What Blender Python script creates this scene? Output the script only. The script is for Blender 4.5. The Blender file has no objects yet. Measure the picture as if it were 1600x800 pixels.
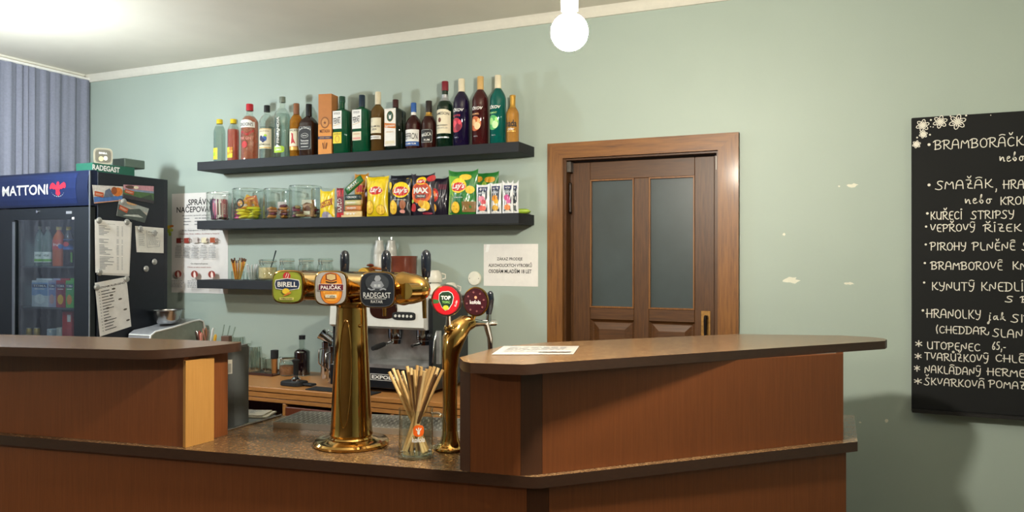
import bpy, bmesh, math, random
from mathutils import Vector, Matrix
random.seed(7)
sc = bpy.context.scene
PI = math.pi
# ------------------------------------------------------------------ camera
FPX = 1200.0; YAW, PIT, ROL = map(math.radians, (23.45, 0.21, 0.085))
CAM = Vector((0, -3.54, 1.5))
FW = Vector((-math.sin(YAW)*math.cos(PIT), math.cos(YAW)*math.cos(PIT), math.sin(PIT)))
_rt = Vector((math.cos(YAW), math.sin(YAW), 0)); _up = _rt.cross(FW)
RT = _rt*math.cos(ROL) + _up*math.sin(ROL); UP = -_rt*math.sin(ROL) + _up*math.cos(ROL)
cam = bpy.data.objects.new('camera', bpy.data.cameras.new('camera'))
sc.collection.objects.link(cam); sc.camera = cam
cam.data.sensor_width = 36; cam.data.lens = FPX/1600*36; cam.data.clip_start = .05
cam.matrix_world = Matrix(((RT.x, UP.x, -FW.x, CAM.x), (RT.y, UP.y, -FW.y, CAM.y), (RT.z, UP.z, -FW.z, CAM.z), (0, 0, 0, 1)))
# ------------------------------------------------------------------ exposure, world, lamps
vs = sc.view_settings
sc.display_settings.display_device = 'sRGB'
vs.view_transform = 'Standard'; vs.look = 'None'; vs.gamma = 1; vs.use_curve_mapping = False; vs.exposure = 0.0
W = bpy.data.worlds.new('world'); sc.world = W; W.use_nodes = True
W.node_tree.nodes['Background'].inputs[0].default_value = (.5, .5, .48, 1); W.node_tree.nodes['Background'].inputs[1].default_value = .05
LAMPS = [  # x, y, z, radius, strength, colour
    (-0.623, -1.75, 2.059, .046, 1350, (1, .93, .80)),
    (-3.64, -1.27, 2.15, .042, 920, (.86, .95, 1)),
    (1.75, -1.30, 2.10, .042, 170, (1, .90, .70)),  # added warm fill bulb, out of view, brightens the right-hand wall
    (-3.0, -4.10, 2.15, .042, 900, (1, .92, .80)),  # added fill bulb behind the camera, brightens the bar fronts and badges
]
def ray(px, py): return FW + RT*((px-800)/FPX) - UP*((py-400)/FPX)
def aty(px, py, Y): d = ray(px, py); return CAM + d*((Y-CAM.y)/d.y)
def atz(px, py, Z): d = ray(px, py); return CAM + d*((Z-CAM.z)/d.z)
def atx(px, py, X): d = ray(px, py); return CAM + d*((X-CAM.x)/d.x)
def mpp(p): return (Vector(p)-CAM).dot(FW)/FPX      # metres per pixel at p

# ------------------------------------------------------------------ materials
def lin(c):
    if isinstance(c, str):
        c = [int(c[i:i+2], 16)/255 for i in (1, 3, 5)]
        return tuple(x/12.92 if x <= .04045 else ((x+.055)/1.055)**2.4 for x in c)
    return tuple(c)
MATS = {}
def new_mat(name):
    m = bpy.data.materials.new(name); m.use_nodes = True
    nt = m.node_tree; nt.nodes.clear()
    out = nt.nodes.new('ShaderNodeOutputMaterial')
    return m, nt, out
def coords(nt, scale=(1, 1, 1)):
    tc = nt.nodes.new('ShaderNodeTexCoord'); mp = nt.nodes.new('ShaderNodeMapping')
    mp.inputs['Scale'].default_value = scale
    nt.links.new(tc.outputs['Object'], mp.inputs[0]); return mp.outputs[0]
def noise(nt, vec, scale, detail=4, rough=.6):
    n = nt.nodes.new('ShaderNodeTexNoise'); n.inputs['Scale'].default_value = scale
    n.inputs['Detail'].default_value = detail; n.inputs['Roughness'].default_value = rough
    nt.links.new(vec, n.inputs['Vector']); return n.outputs['Fac']
def ramp(nt, fac, stops):
    r = nt.nodes.new('ShaderNodeValToRGB'); e = r.color_ramp.elements
    while len(e) < len(stops): e.new(.5)
    for el, (p, c) in zip(e, stops): el.position = p; el.color = (*lin(c), 1)
    nt.links.new(fac, r.inputs[0]); return r.outputs[0]
def bump(nt, fac, strength, dist=.002):
    b = nt.nodes.new('ShaderNodeBump'); b.inputs['Strength'].default_value = strength; b.inputs['Distance'].default_value = dist
    nt.links.new(fac, b.inputs['Height']); return b.outputs[0]
def M(c, rough=.5, metal=0, trans=0, var=.06, bmp=0, scale=30, coat=0, emit=0, key=None):
    k = key or (c, rough, metal, trans, var, bmp, scale, coat, emit)
    if k in MATS: return MATS[k]
    m, nt, out = new_mat('mat_%d' % len(MATS)); b = nt.nodes.new('ShaderNodeBsdfPrincipled')
    l = lin(c)
    v = coords(nt); f = noise(nt, v, scale, 3)
    lo = tuple(x*(1-var) for x in l); hi = tuple(min(1, x*(1+var)) for x in l)
    nt.links.new(ramp(nt, f, [(.3, lo), (.7, hi)]), b.inputs['Base Color'])
    b.inputs['Roughness'].default_value = rough; b.inputs['Metallic'].default_value = metal
    b.inputs['Transmission Weight'].default_value = trans
    b.inputs['Coat Weight'].default_value = coat; b.inputs['Coat Roughness'].default_value = .08
    if bmp: nt.links.new(bump(nt, f, bmp), b.inputs['Normal'])
    if emit: b.inputs['Emission Color'].default_value = (*l, 1); b.inputs['Emission Strength'].default_value = emit
    nt.links.new(b.outputs[0], out.inputs[0]); MATS[k] = m; return m
def tint(c, body=.4, rough=.05, tc=None):
    """coloured glass or liquid seen through: transparent mixed with a glossy body"""
    k = ('tint', c, body, rough, tc)
    if k in MATS: return MATS[k]
    m, nt, out = new_mat('tint_%d' % len(MATS)); b = nt.nodes.new('ShaderNodeBsdfPrincipled')
    v = coords(nt); f = noise(nt, v, 25, 2); l = lin(c)
    nt.links.new(ramp(nt, f, [(.3, tuple(x*.9 for x in l)), (.7, tuple(min(1, x*1.1) for x in l))]), b.inputs['Base Color'])
    b.inputs['Roughness'].default_value = rough; b.inputs['Coat Weight'].default_value = .5; b.inputs['Coat Roughness'].default_value = .03
    t = nt.nodes.new('ShaderNodeBsdfTransparent'); t.inputs[0].default_value = (*lin(tc or c), 1)
    mx = nt.nodes.new('ShaderNodeMixShader'); mx.inputs[0].default_value = body
    nt.links.new(t.outputs[0], mx.inputs[1]); nt.links.new(b.outputs[0], mx.inputs[2]); nt.links.new(mx.outputs[0], out.inputs[0])
    MATS[k] = m; return m
def thin_glass(c='#e8f2ee', refl=1.0, rough=.02, edge=.35):
    k = ('thin', c, refl, rough, edge)
    if k in MATS: return MATS[k]
    m, nt, out = new_mat('glass_%d' % len(MATS))
    t = nt.nodes.new('ShaderNodeBsdfTransparent')
    lw = nt.nodes.new('ShaderNodeLayerWeight'); lw.inputs[0].default_value = edge
    l = lin(c)
    nt.links.new(ramp(nt, lw.outputs['Facing'], [(.55, l), (1, tuple(x*.42 for x in l))]), t.inputs[0])
    g = nt.nodes.new('ShaderNodeBsdfGlossy'); g.inputs['Roughness'].default_value = rough; g.inputs[0].default_value = (.95, .97, .96, 1)
    pw = nt.nodes.new('ShaderNodeMath'); pw.operation = 'POWER'; pw.inputs[1].default_value = 3
    l2 = nt.nodes.new('ShaderNodeLayerWeight'); l2.inputs[0].default_value = .5; nt.links.new(l2.outputs['Facing'], pw.inputs[0])
    fr = nt.nodes.new('ShaderNodeMath'); fr.operation = 'MULTIPLY_ADD'; fr.inputs[1].default_value = .7; fr.inputs[2].default_value = .07; nt.links.new(pw.outputs[0], fr.inputs[0])
    nz = noise(nt, coords(nt), 14, 2); nt.links.new(bump(nt, nz, .25, .003), g.inputs['Normal'])
    ml = nt.nodes.new('ShaderNodeMath'); ml.operation = 'MULTIPLY'; ml.inputs[1].default_value = refl; ml.use_clamp = True
    nt.links.new(fr.outputs[0], ml.inputs[0])
    mx = nt.nodes.new('ShaderNodeMixShader'); nt.links.new(ml.outputs[0], mx.inputs[0])
    nt.links.new(t.outputs[0], mx.inputs[1]); nt.links.new(g.outputs[0], mx.inputs[2]); nt.links.new(mx.outputs[0], out.inputs[0])
    MATS[k] = m; return m
def grain(name, stops, sc3, rough, bmp=.15, nscale=6, coat=0, extra=None):
    if name in MATS: return MATS[name]
    m, nt, out = new_mat(name); b = nt.nodes.new('ShaderNodeBsdfPrincipled')
    v = coords(nt, sc3); f = noise(nt, v, nscale, 6, .65)
    nt.links.new(ramp(nt, f, stops), b.inputs['Base Color']); b.inputs['Roughness'].default_value = rough
    b.inputs['Coat Weight'].default_value = coat; b.inputs['Coat Roughness'].default_value = .15
    nt.links.new(bump(nt, f, bmp, .001), b.inputs['Normal']); nt.links.new(b.outputs[0], out.inputs[0])
    MATS[name] = m; return m
WALL = grain('wall_paint', [(.35, '#9ab0a2'), (.65, '#a0b6a8')], (1, 1, 1), .6, .08, 3)
def _wall():
    m, nt, out = new_mat('sage_wall'); b = nt.nodes.new('ShaderNodeBsdfPrincipled'); v = coords(nt)
    big = noise(nt, v, 1.1, 3); fine = noise(nt, v, 140, 4)
    nt.links.new(ramp(nt, big, [(.3, '#a0aea4'), (.7, '#a7b5ab')]), b.inputs['Base Color'])
    b.inputs['Roughness'].default_value = .55; nt.links.new(bump(nt, fine, .25, .0012), b.inputs['Normal'])
    nt.links.new(b.outputs[0], out.inputs[0]); return m
WALL = _wall()
CEIL = M('#d6d0c0', .8, var=.05, scale=2)
WHITE = M('#e9e7e0', .6)
PAPER = M('#e6e3dd', .7, var=.03)
INK = M('#20201f', .7); GREYINK = M('#77787a', .8); REDINK = M('#8c2f28', .7)
BLACK = M('#15171a', .4); MATTE = M('#101114', .7)
SHELF = grain('shelf_lacquer', [(.3, '#10141a'), (.7, '#181c23')], (1, 8, 30), .68, .2, 5)
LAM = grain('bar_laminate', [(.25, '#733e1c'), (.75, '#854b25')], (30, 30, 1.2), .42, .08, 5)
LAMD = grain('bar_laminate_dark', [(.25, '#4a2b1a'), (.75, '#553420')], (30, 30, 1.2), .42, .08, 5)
EDGE = grain('edge_band', [(.3, '#3c281e'), (.7, '#463024')], (10, 10, 30), .32, .05, 5)
BEECH = grain('light_wood', [(.3, '#b5813f'), (.7, '#c48f4a')], (50, 50, 1.5), .45, .1, 5)
COUNTERW = grain('counter_wood', [(.3, '#a06c3a'), (.7, '#b98248')], (2, 30, 30), .35, .1, 5)
DOORW = grain('door_wood', [(.2, '#37210d'), (.5, '#523214'), (.8, '#65401b')], (22, 22, 1.3), .45, .3, 6, .06)
DOORH = grain('door_wood_horizontal', [(.2, '#37210d'), (.5, '#523214'), (.8, '#65401b')], (1.3, 22, 22), .45, .3, 6, .06)
CASEW = grain('casing_wood', [(.2, '#4a2b0f'), (.45, '#75491a'), (.75, '#8c5c24')], (18, 18, 1.1), .45, .3, 6, .08)
CASEH = grain('casing_wood_horizontal', [(.2, '#4a2b0f'), (.45, '#75491a'), (.75, '#8c5c24')], (1.1, 18, 18), .45, .3, 6, .08)
REDW = grain('cabinet_wood', [(.3, '#5d2e1c'), (.7, '#713a22')], (30, 30, 1.5), .4, .1, 5)
def _granite():
    m, nt, out = new_mat('speckled_worktop'); b = nt.nodes.new('ShaderNodeBsdfPrincipled'); v = coords(nt)
    vo = nt.nodes.new('ShaderNodeTexVoronoi'); vo.inputs['Scale'].default_value = 150; nt.links.new(v, vo.inputs['Vector'])
    sep = nt.nodes.new('ShaderNodeSeparateColor'); nt.links.new(vo.outputs['Color'], sep.inputs[0])
    c = ramp(nt, sep.outputs[0], [(0, '#503b28'), (.3, '#6c5036'), (.6, '#7a5c3e'), (.82, '#8c6c48'), (.93, '#ab8d62')])
    c.node.color_ramp.interpolation = 'CONSTANT'
    n = ramp(nt, noise(nt, v, 40, 4), [(.3, '#634a32'), (.7, '#836646')])
    mx = nt.nodes.new('ShaderNodeMix'); mx.data_type = 'RGBA'; mx.inputs[0].default_value = .5
    nt.links.new(c, mx.inputs[6]); nt.links.new(n, mx.inputs[7]); nt.links.new(mx.outputs[2], b.inputs['Base Color'])
    b.inputs['Roughness'].default_value = .24; nt.links.new(b.outputs[0], out.inputs[0]); return m
GRAN = _granite()
BRASS = M('#c9a05c', .1, 1, var=.08, scale=9, bmp=.04)
STEEL = M('#b9bbbd', .25, 1, var=.05); CHROME = M('#d6d8da', .1, 1)
FLOORM = M('#4a3c30', .5, scale=4)

# ------------------------------------------------------------------ mesh builder
ROOT = sc.collection
class MB:
    def __init__(s): s.v = []; s.f = []; s.mi = []
    def add(s, vs, fs, mi=0):
        n = len(s.v); s.v += [tuple(p) for p in vs]; s.f += [tuple(i+n for i in f) for f in fs]; s.mi += [mi]*len(fs); return s
    def box(s, a, b, mi=0, bev=0):
        x0, y0, z0 = a; x1, y1, z1 = b
        if bev:
            e = bev; out = []
            # chamfered box: 24 verts
            vs = []; idx = {}
            for ix, X in enumerate((x0, x1)):
                for iy, Y in enumerate((y0, y1)):
                    for iz, Z in enumerate((z0, z1)):
                        sx, sy, sz = (1, -1)[ix], (1, -1)[iy], (1, -1)[iz]
                        for ax in range(3):
                            p = [X+sx*e, Y+sy*e, Z+sz*e]; p[ax] = (X, Y, Z)[ax]
                            idx[(ix, iy, iz, ax)] = len(vs); vs.append(p)
            fs = []
            for ax in range(3):
                o = [i for i in range(3) if i != ax]
                for sd in (0, 1):
                    q = []
                    for u, w in ((0, 0), (1, 0), (1, 1), (0, 1)):
                        k = [0, 0, 0]; k[ax] = sd; k[o[0]] = u; k[o[1]] = w; q.append(idx[(*k, ax)])
                    if (sd == 1) != (ax != 1): q.reverse()
                    fs.append(q)
            for ax in range(3):
                o = [i for i in range(3) if i != ax]
                for u in (0, 1):
                    for w in (0, 1):
                        k0 = [0, 0, 0]; k1 = [0, 0, 0]; k0[o[0]] = k1[o[0]] = u; k0[o[1]] = k1[o[1]] = w; k1[ax] = 1
                        q = [idx[(*k0, o[0])], idx[(*k1, o[0])], idx[(*k1, o[1])], idx[(*k0, o[1])]]
                        fs.append(q)
            for ix in (0, 1):
                for iy in (0, 1):
                    for iz in (0, 1): fs.append([idx[(ix, iy, iz, a)] for a in range(3)])
            return s.add(vs, fs, mi)
        v = [(x0, y0, z0), (x1, y0, z0), (x1, y1, z0), (x0, y1, z0), (x0, y0, z1), (x1, y0, z1), (x1, y1, z1), (x0, y1, z1)]
        return s.add(v, [(0, 3, 2, 1), (4, 5, 6, 7), (0, 1, 5, 4), (1, 2, 6, 5), (2, 3, 7, 6), (3, 0, 4, 7)], mi)
    def prism(s, pts, z0, z1, mi=0, mi_side=None):
        n = len(pts); v = [(x, y, z0) for x, y in pts] + [(x, y, z1) for x, y in pts]
        s.add(v, [tuple(range(n-1, -1, -1)), tuple(range(n, 2*n))], mi)
        return s.add(v, [(i, (i+1) % n, (i+1) % n+n, i+n) for i in range(n)], mi if mi_side is None else mi_side)
    def rings(s, rg, seg=32, mi=0, cap=(True, True)):
        """rg: list of (z, rx, ry, n) super-elliptic rings stacked in z"""
        v = []; f = []
        for r in rg:
            z, rx, ry, n = r[:4]; ox, oy = (r[4], r[5]) if len(r) > 4 else (0, 0)
            for k in range(seg):
                a = 2*PI*(k+.5)/seg; c, t = math.cos(a), math.sin(a)
                q = (abs(c)**n+abs(t)**n)**(-1/n)
                v.append((ox+rx*c*q, oy+ry*t*q, z))
        for i in range(len(rg)-1):
            for k in range(seg):
                k2 = (k+1) % seg; f.append((i*seg+k, i*seg+k2, (i+1)*seg+k2, (i+1)*seg+k))
        if cap[0]: f.append(tuple(range(seg-1, -1, -1)))
        if cap[1]: f.append(tuple(range((len(rg)-1)*seg, len(rg)*seg)))
        return s.add(v, f, mi)
    def lathe(s, prof, seg=32, mi=0, cap=(True, True), o=(0, 0)):
        return s.rings([(z, r, r, 2, o[0], o[1]) for r, z in prof], seg, mi, cap)
    def tube(s, pts, r, seg=12, mi=0, cap=True):
        pts = [Vector(p) for p in pts]; rs = r if isinstance(r, (list, tuple)) else [r]*len(pts)
        v = []; f = []; N = None
        for i, p in enumerate(pts):
            t = (pts[min(i+1, len(pts)-1)]-pts[max(i-1, 0)]).normalized()
            if N is None:
                N = t.cross(Vector((0, 0, 1)))
                if N.length < .1: N = t.cross(Vector((0, 1, 0)))
            N = (N - t*N.dot(t)).normalized(); B = t.cross(N)
            for k in range(seg):
                a = 2*PI*k/seg; v.append(p+(N*math.cos(a)+B*math.sin(a))*rs[i])
        for i in range(len(pts)-1):
            for k in range(seg):
                k2 = (k+1) % seg; f.append((i*seg+k, i*seg+k2, (i+1)*seg+k2, (i+1)*seg+k))
        if cap: f.append(tuple(range(seg-1, -1, -1))); f.append(tuple(range((len(pts)-1)*seg, len(pts)*seg)))
        return s.add(v, f, mi)
    def sphere(s, c, r, mi=0, seg=16, sq=(1, 1, 1)):
        prof = [(max(1e-4, math.sin(PI*i/10)), -math.cos(PI*i/10)) for i in range(11)]
        n0 = len(s.v); s.lathe(prof, seg, mi)
        for i in range(n0, len(s.v)):
            x, y, z = s.v[i]; s.v[i] = (c[0]+x*r*sq[0], c[1]+y*r*sq[1], c[2]+z*r*sq[2])
        return s
    def xf(s, m, n0=0):
        for i in range(n0, len(s.v)): s.v[i] = tuple(m @ Vector(s.v[i]))
        return s
    def build(s, name, mats, parent=None, smooth=35):
        me = bpy.data.meshes.new(name); me.from_pydata([tuple(p) for p in s.v], [], s.f)
        if not isinstance(mats, (list, tuple)): mats = [mats]
        for m in mats: me.materials.append(m)
        me.polygons.foreach_set('material_index', s.mi)
        if smooth:
            me.polygons.foreach_set('use_smooth', [True]*len(me.polygons))
            try: me.set_sharp_from_angle(angle=math.radians(smooth))
            except Exception: pass
        me.update()
        o = bpy.data.objects.new(name, me); ROOT.objects.link(o)
        if parent is not None: o.parent = parent
        return o
def tag(o, label=None, cat=None, group=None, kind=None):
    if label: o['label'] = label
    if cat: o['category'] = cat
    if group: o['group'] = group
    if kind: o['kind'] = kind
    return o
def thing(name, label, cat, loc=(0, 0, 0), rz=0, group=None, kind=None):
    o = bpy.data.objects.new(name, None); ROOT.objects.link(o); o.location = loc; o.rotation_euler = (0, 0, rz)
    o.empty_display_size = .05
    return tag(o, label, cat, group, kind)
def copy_tree(o, parent=None):
    c = o.copy(); ROOT.objects.link(c); c.parent = parent
    for ch in o.children: copy_tree(ch, c)
    return c

# ------------------------------------------------------------------ flat print on surfaces
_tc = {}
CUT = 0      # > 0: cut flat print into pieces of this size so that it follows a curved surface
def cut2d(P, F, step):
    bm = bmesh.new(); vs_ = [bm.verts.new((a, 0, b)) for a, b in P]
    for f in F:
        try: bm.faces.new([vs_[i] for i in f])
        except ValueError: pass
    for ax in (0, 2):
        c = [v.co[ax] for v in bm.verts]; lo, hi = min(c), max(c); k = math.floor(lo/step)+1
        while k*step < hi:
            p = [0, 0, 0]; p[ax] = k*step; n = [0, 0, 0]; n[ax] = 1
            bmesh.ops.bisect_plane(bm, geom=bm.verts[:]+bm.edges[:]+bm.faces[:], plane_co=p, plane_no=n, dist=1e-6); k += 1
    bm.verts.index_update(); out = ([(v.co.x, v.co.z) for v in bm.verts], [tuple(v.index for v in f.verts) for f in bm.faces]); bm.free(); return out
def text2d(txt, bold=0, shear=0):
    k = (txt, bold, shear)
    if k not in _tc:
        cu = bpy.data.curves.new('t', 'FONT'); cu.body = txt; cu.resolution_u = 3; cu.offset = bold; cu.shear = shear; cu.size = 1
        ob = bpy.data.objects.new('t', cu); me = ob.to_mesh()
        v = [(p.co.x, p.co.y) for p in me.vertices]; f = [tuple(p.vertices) for p in me.polygons]
        ob.to_mesh_clear(); bpy.data.objects.remove(ob); bpy.data.curves.remove(cu)
        _tc[k] = (v, f)
    return _tc[k]
def deco(shapes, mp):
    """shapes: list of tuples, layered in order; mp(u,v,e)->3D point.  Returns (MB, mats)"""
    mb = MB(); mats = []
    for li, sh in enumerate(shapes):
        kind, mat = sh[0], sh[1]
        if mat not in mats: mats.append(mat)
        mi = mats.index(mat); e = .0004 + .00025*li if len(shapes) < 20 else .0004+.0001*li
        if kind == 'rect':
            u0, v0, u1, v1 = sh[2:6]; nx, ny = (sh[6] if len(sh) > 6 else 8), (sh[7] if len(sh) > 7 else 1)
            P = [mp(u0+(u1-u0)*i/nx, v0+(v1-v0)*j/ny, e) for j in range(ny+1) for i in range(nx+1)]
            mb.add(P, [(j*(nx+1)+i, j*(nx+1)+i+1, (j+1)*(nx+1)+i+1, (j+1)*(nx+1)+i) for j in range(ny) for i in range(nx)], mi)
        elif kind == 'ell':
            u, v, ru, rv = sh[2:6]; n = sh[6] if len(sh) > 6 else 2; S = 24; P = [mp(u, v, e)]
            if CUT:
                Q2 = []
                for k in range(32):
                    a = 2*PI*(k+.5)/32; c, t = math.cos(a), math.sin(a); w = (abs(c)**n+abs(t)**n)**(-1/n); Q2.append((u+ru*c*w, v+rv*t*w))
                Q2, ff = cut2d(Q2, [tuple(range(32))], CUT); mb.add([mp(a, b, e) for a, b in Q2], ff, mi); continue
            for q in (.5, 1):
                for k in range(S):
                    a = 2*PI*k/S; c, t = math.cos(a), math.sin(a); w = (abs(c)**n+abs(t)**n)**(-1/n)
                    P.append(mp(u+ru*c*w*q, v+rv*t*w*q, e))
            F = [(0, 1+k, 1+(k+1) % S) for k in range(S)] + [(1+k, 1+S+k, 1+S+(k+1) % S, 1+(k+1) % S) for k in range(S)]
            mb.add(P, F, mi)
        elif kind == 'ring':
            u, v, ru, rv, w = sh[2:7]; n = sh[7] if len(sh) > 7 else 2; S = 28; P = []
            for q in (0, 1):
                for k in range(S):
                    a = 2*PI*k/S; c, t = math.cos(a), math.sin(a); g = (abs(c)**n+abs(t)**n)**(-1/n)
                    P.append(mp(u+(ru-w*q)*c*g, v+(rv-w*q)*t*g, e))
            mb.add(P, [(k, (k+1) % S, S+(k+1) % S, S+k) for k in range(S)], mi)
        elif kind == 'poly':
            Q2, ff = list(sh[2]), [tuple(range(len(sh[2])))]
            if CUT: Q2, ff = cut2d(Q2, ff, CUT)
            mb.add([mp(a, b, e) for a, b in Q2], ff, mi)
        elif kind == 'text':      # mat, str, centre u, centre v, height, max width, opts
            txt, u, v, h = sh[2:6]; wmax = sh[6] if len(sh) > 6 else None; op = sh[7] if len(sh) > 7 else {}
            vv, ff = text2d(txt, op.get('bold', 0.01), op.get('shear', 0))
            if not vv: continue
            x0 = min(p[0] for p in vv); x1 = max(p[0] for p in vv); y0 = min(p[1] for p in vv); y1 = max(p[1] for p in vv)
            sy = h/(y1-y0); sx = sy if not wmax else wmax/(x1-x0)
            cx = (x0+x1)/2; cy = (y0+y1)/2
            if op.get('left'): cx = x0
            ca, sa = math.cos(op.get('rot', 0)), math.sin(op.get('rot', 0))
            Q2 = []
            for a, b in vv:
                X, Y = (a-cx)*sx, (b-cy)*sy; Y += op.get('arch', 0)*(1-(2*X/(wmax or 1))**2)
                Q2.append((u+X*ca-Y*sa, v+X*sa+Y*ca))
            if op.get('cut', CUT): Q2, ff = cut2d(Q2, ff, CUT)
            mb.add([mp(a, b, e) for a, b in Q2], ff, mi)
        elif kind == 'line':
            pts, w = sh[2], sh[3]
            for (a, b), (c, d) in zip(pts, pts[1:]):
                L = math.hypot(c-a, d-b) or 1e-6; nx, ny = -(d-b)/L*w/2, (c-a)/L*w/2
                mb.add([mp(a-nx, b-ny, e), mp(c-nx, d-ny, e), mp(c+nx, d+ny, e), mp(a+nx, b+ny, e)], [(0, 1, 2, 3)], mi)
    return mb, mats
def print_on(shapes, mp, parent, name='label'):
    mb, mats = deco(shapes, mp); return mb.build(name, mats, parent, smooth=0)
def para(mat, x0, x1, ytop, n, pitch, h, seed=0, ragged=.3):
    """unreadably small lines of print: rows of short dashes"""
    r = random.Random(seed); out = []
    for i in range(n):
        y = ytop-i*pitch; x = x0; xe = x1-(x1-x0)*ragged*r.random()
        while x < xe:
            w = (x1-x0)*r.uniform(.08, .2); out.append(('rect', mat, x, y-h, min(x+w, xe), y, 1)); x += w+(x1-x0)*.035
    return out
def quadmap(TL, TR, BR, BL, nrm):
    TL, TR, BR, BL = map(Vector, (TL, TR, BR, BL)); nrm = Vector(nrm)
    return lambda u, v, e: BL*(1-u)*(1-v)+BR*u*(1-v)+TL*(1-u)*v+TR*u*v+nrm*e
def card(name, label, cat, corners, nrm, mat, shapes, thick=.0008, group=None, pname='print'):
    """thin sheet through four 3D corners TL,TR,BR,BL with flat print on it, u,v in 0..1"""
    c = [Vector(p) for p in corners]; o = sum(c, Vector())/4; c = [p-o for p in c]; n = Vector(nrm)
    t = thing(name, label, cat, o, 0, group)
    mb = MB(); mb.add([p for p in c]+[p+n*thick for p in c], [(0, 1, 2, 3), (7, 6, 5, 4), (0, 4, 5, 1), (1, 5, 6, 2), (2, 6, 7, 3), (3, 7, 4, 0)])
    mb.build('sheet', mat, t, 0)
    if shapes: print_on(shapes, quadmap(*[p+n*thick for p in c], n), t, pname)
    return t

# ================================================================== THE ROOM
ZC = 2.70; XL = -4.60; XR = 2.3; YF = -5.9
def struct(name, mb, mats, parent=None, smooth=0):
    o = mb.build(name, mats, parent, smooth)
    if parent is None: o['kind'] = 'structure'
    return o
struct('floor', MB().box((XL-.1, YF-.1, -.1), (XR+.1, .9, 0)), FLOORM)
struct('ceiling', MB().box((XL-.1, YF-.1, ZC), (XR+.1, .12, ZC+.1)), CEIL)
DX0, DX1, DZ = -1.262, -.518, 1.992      # door opening
wb = MB().box((XL-.1, 0, 0), (DX0, .12, ZC)).box((DX1, 0, 0), (XR+.1, .12, ZC)).box((DX0, 0, DZ), (DX1, .12, ZC))
wall_back = struct('wall_back', wb, WALL)
struct('wall_left', MB().box((XL-.1, YF, 0), (XL, 0, ZC)), WALL)
struct('wall_right', MB().box((XR, YF, 0), (XR+.1, 0, ZC)), WALL)
struct('wall_front', MB().box((XL-.1, YF-.1, 0), (XR+.1, YF, ZC)), M('#6f6250', .7))
COV = M('#dcd8ca', .7, var=.03)
cz = 2.659
def cove(p0, p1, inward):
    m = MB(); prof = [(0, cz), (.012, cz), (.022, cz+.012), (.034, ZC-.012), (.045, ZC), (0, ZC)]
    P = []
    for a in (p0, p1):
        for d, z in prof: P.append((a[0]+inward[0]*d, a[1]+inward[1]*d, z))
    n = len(prof); m.add(P, [(i, (i+1) % n, (i+1) % n+n, i+n) for i in range(n)]+[tuple(range(n)), tuple(range(2*n-1, n-1, -1))])
    return m
struct('trim_1', cove((XL, 0), (XR, 0), (0, -1)), COV)
struct('trim_2', cove((XL, YF), (XL, -.05), (1, 0)), COV)
# chipped plaster on the back wall
chip = M('#dcdccb', .8)
for (px, py, w, h, sd) in ((1332, 290, 20, 8, 1), (1236, 438, 26, 13, 2), (1327, 443, 17, 5, 3), (1225, 366, 6, 5, 4), (1385, 658, 6, 8, 5), (1344, 660, 4, 3, 6), (1311, 291, 5, 3, 8)):
    c = aty(px, py, 0); s = mpp(c); r = random.Random(sd); n = 14
    P = [(c.x+math.cos(2*PI*k/n)*w/2*s*r.uniform(.5, 1.1), -.0008, c.z+math.sin(2*PI*k/n)*h/2*s*r.uniform(.5, 1.1)) for k in range(n)]
    Q = [(x, -.0001, z) for x, y, z in P]
    MB().add(P+Q, [tuple(range(n))]+[(i, (i+1) % n, (i+1) % n+n, i+n) for i in range(n)]).build('paint_chip', chip, wall_back, 0)

# ---------------------------------------------------------------- door
door = thing('door_1', 'brown wooden door with two dark frosted panes in a lighter wood casing', 'door', ((DX0+DX1)/2, 0, 0), 0, None, 'structure')
dcx = (DX0+DX1)/2
def dbox(a, b, bev=0): return MB().box((a[0]-dcx, a[1], a[2]), (b[0]-dcx, b[1], b[2]), 0, bev)
def dpart(name, mb, mat, par=None): return mb.build(name, mat, par or door, 0)
CX0, CX1, CZ = -1.337, -.433, 2.063
def mitre(side):
    m = MB(); y0, y1 = -.025, .0
    if side == 'l': pts = [(CX0, 0), (DX0+.004, 0), (DX0+.004, DZ-.004), (CX0, CZ)]
    elif side == 'r': pts = [(DX1-.004, 0), (CX1, 0), (CX1, CZ), (DX1-.004, DZ-.004)]
    else: pts = [(CX0, CZ), (DX0+.004, DZ-.004), (DX1-.004, DZ-.004), (CX1, CZ)]
    n = 4; P = [(x-dcx, y0, z) for x, z in pts]+[(x-dcx, y1, z) for x, z in pts]
    m.add(P, [(0, 1, 2, 3), (7, 6, 5, 4)]+[(i, i+4, (i+1) % n+4, (i+1) % n) for i in range(n)]); return m
for s_, mt in (('l', CASEW), ('r', CASEW), ('t', CASEH)): dpart('casing', mitre(s_), mt)
# jambs lining the opening
for a, b in (((DX0, .001, 0), (DX0+.014, .119, DZ)), ((DX1-.014, .001, 0), (DX1, .119, DZ))): dpart('jamb', dbox(a, b), DOORW)
dpart('jamb', dbox((DX0+.014, .001, DZ-.012), (DX1-.014, .119, DZ)), DOORH)
LX0, LX1, LZ = -1.233, -.549, 1.972
dpart('stop_strip', dbox((DX0+.014, .075, 0), (LX0-.004, .11, LZ)), DOORW)
dpart('stop_strip', dbox((LX1+.003, .04, 0), (DX1-.014, .05, LZ)), DOORW)
leaf = thing('leaf', None, None); leaf.parent = door; leaf.location = (0, 0, 0)
def lpart(name, mb, mat): return mb.build(name, mat, leaf, 0)
YA, YB = .052, .092
PX = [(-1.142, -.924), (-.852, -.638)]
lpart('stile', dbox((LX0, YA, .005), (PX[0][0], YB, LZ), .002), DOORW)
lpart('stile', dbox((PX[1][1], YA, .005), (LX1, YB, LZ), .002), DOORW)
lpart('mullion', dbox((PX[0][1], YA, .1), (PX[1][0], YB, 1.886), .002), DOORW)
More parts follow.
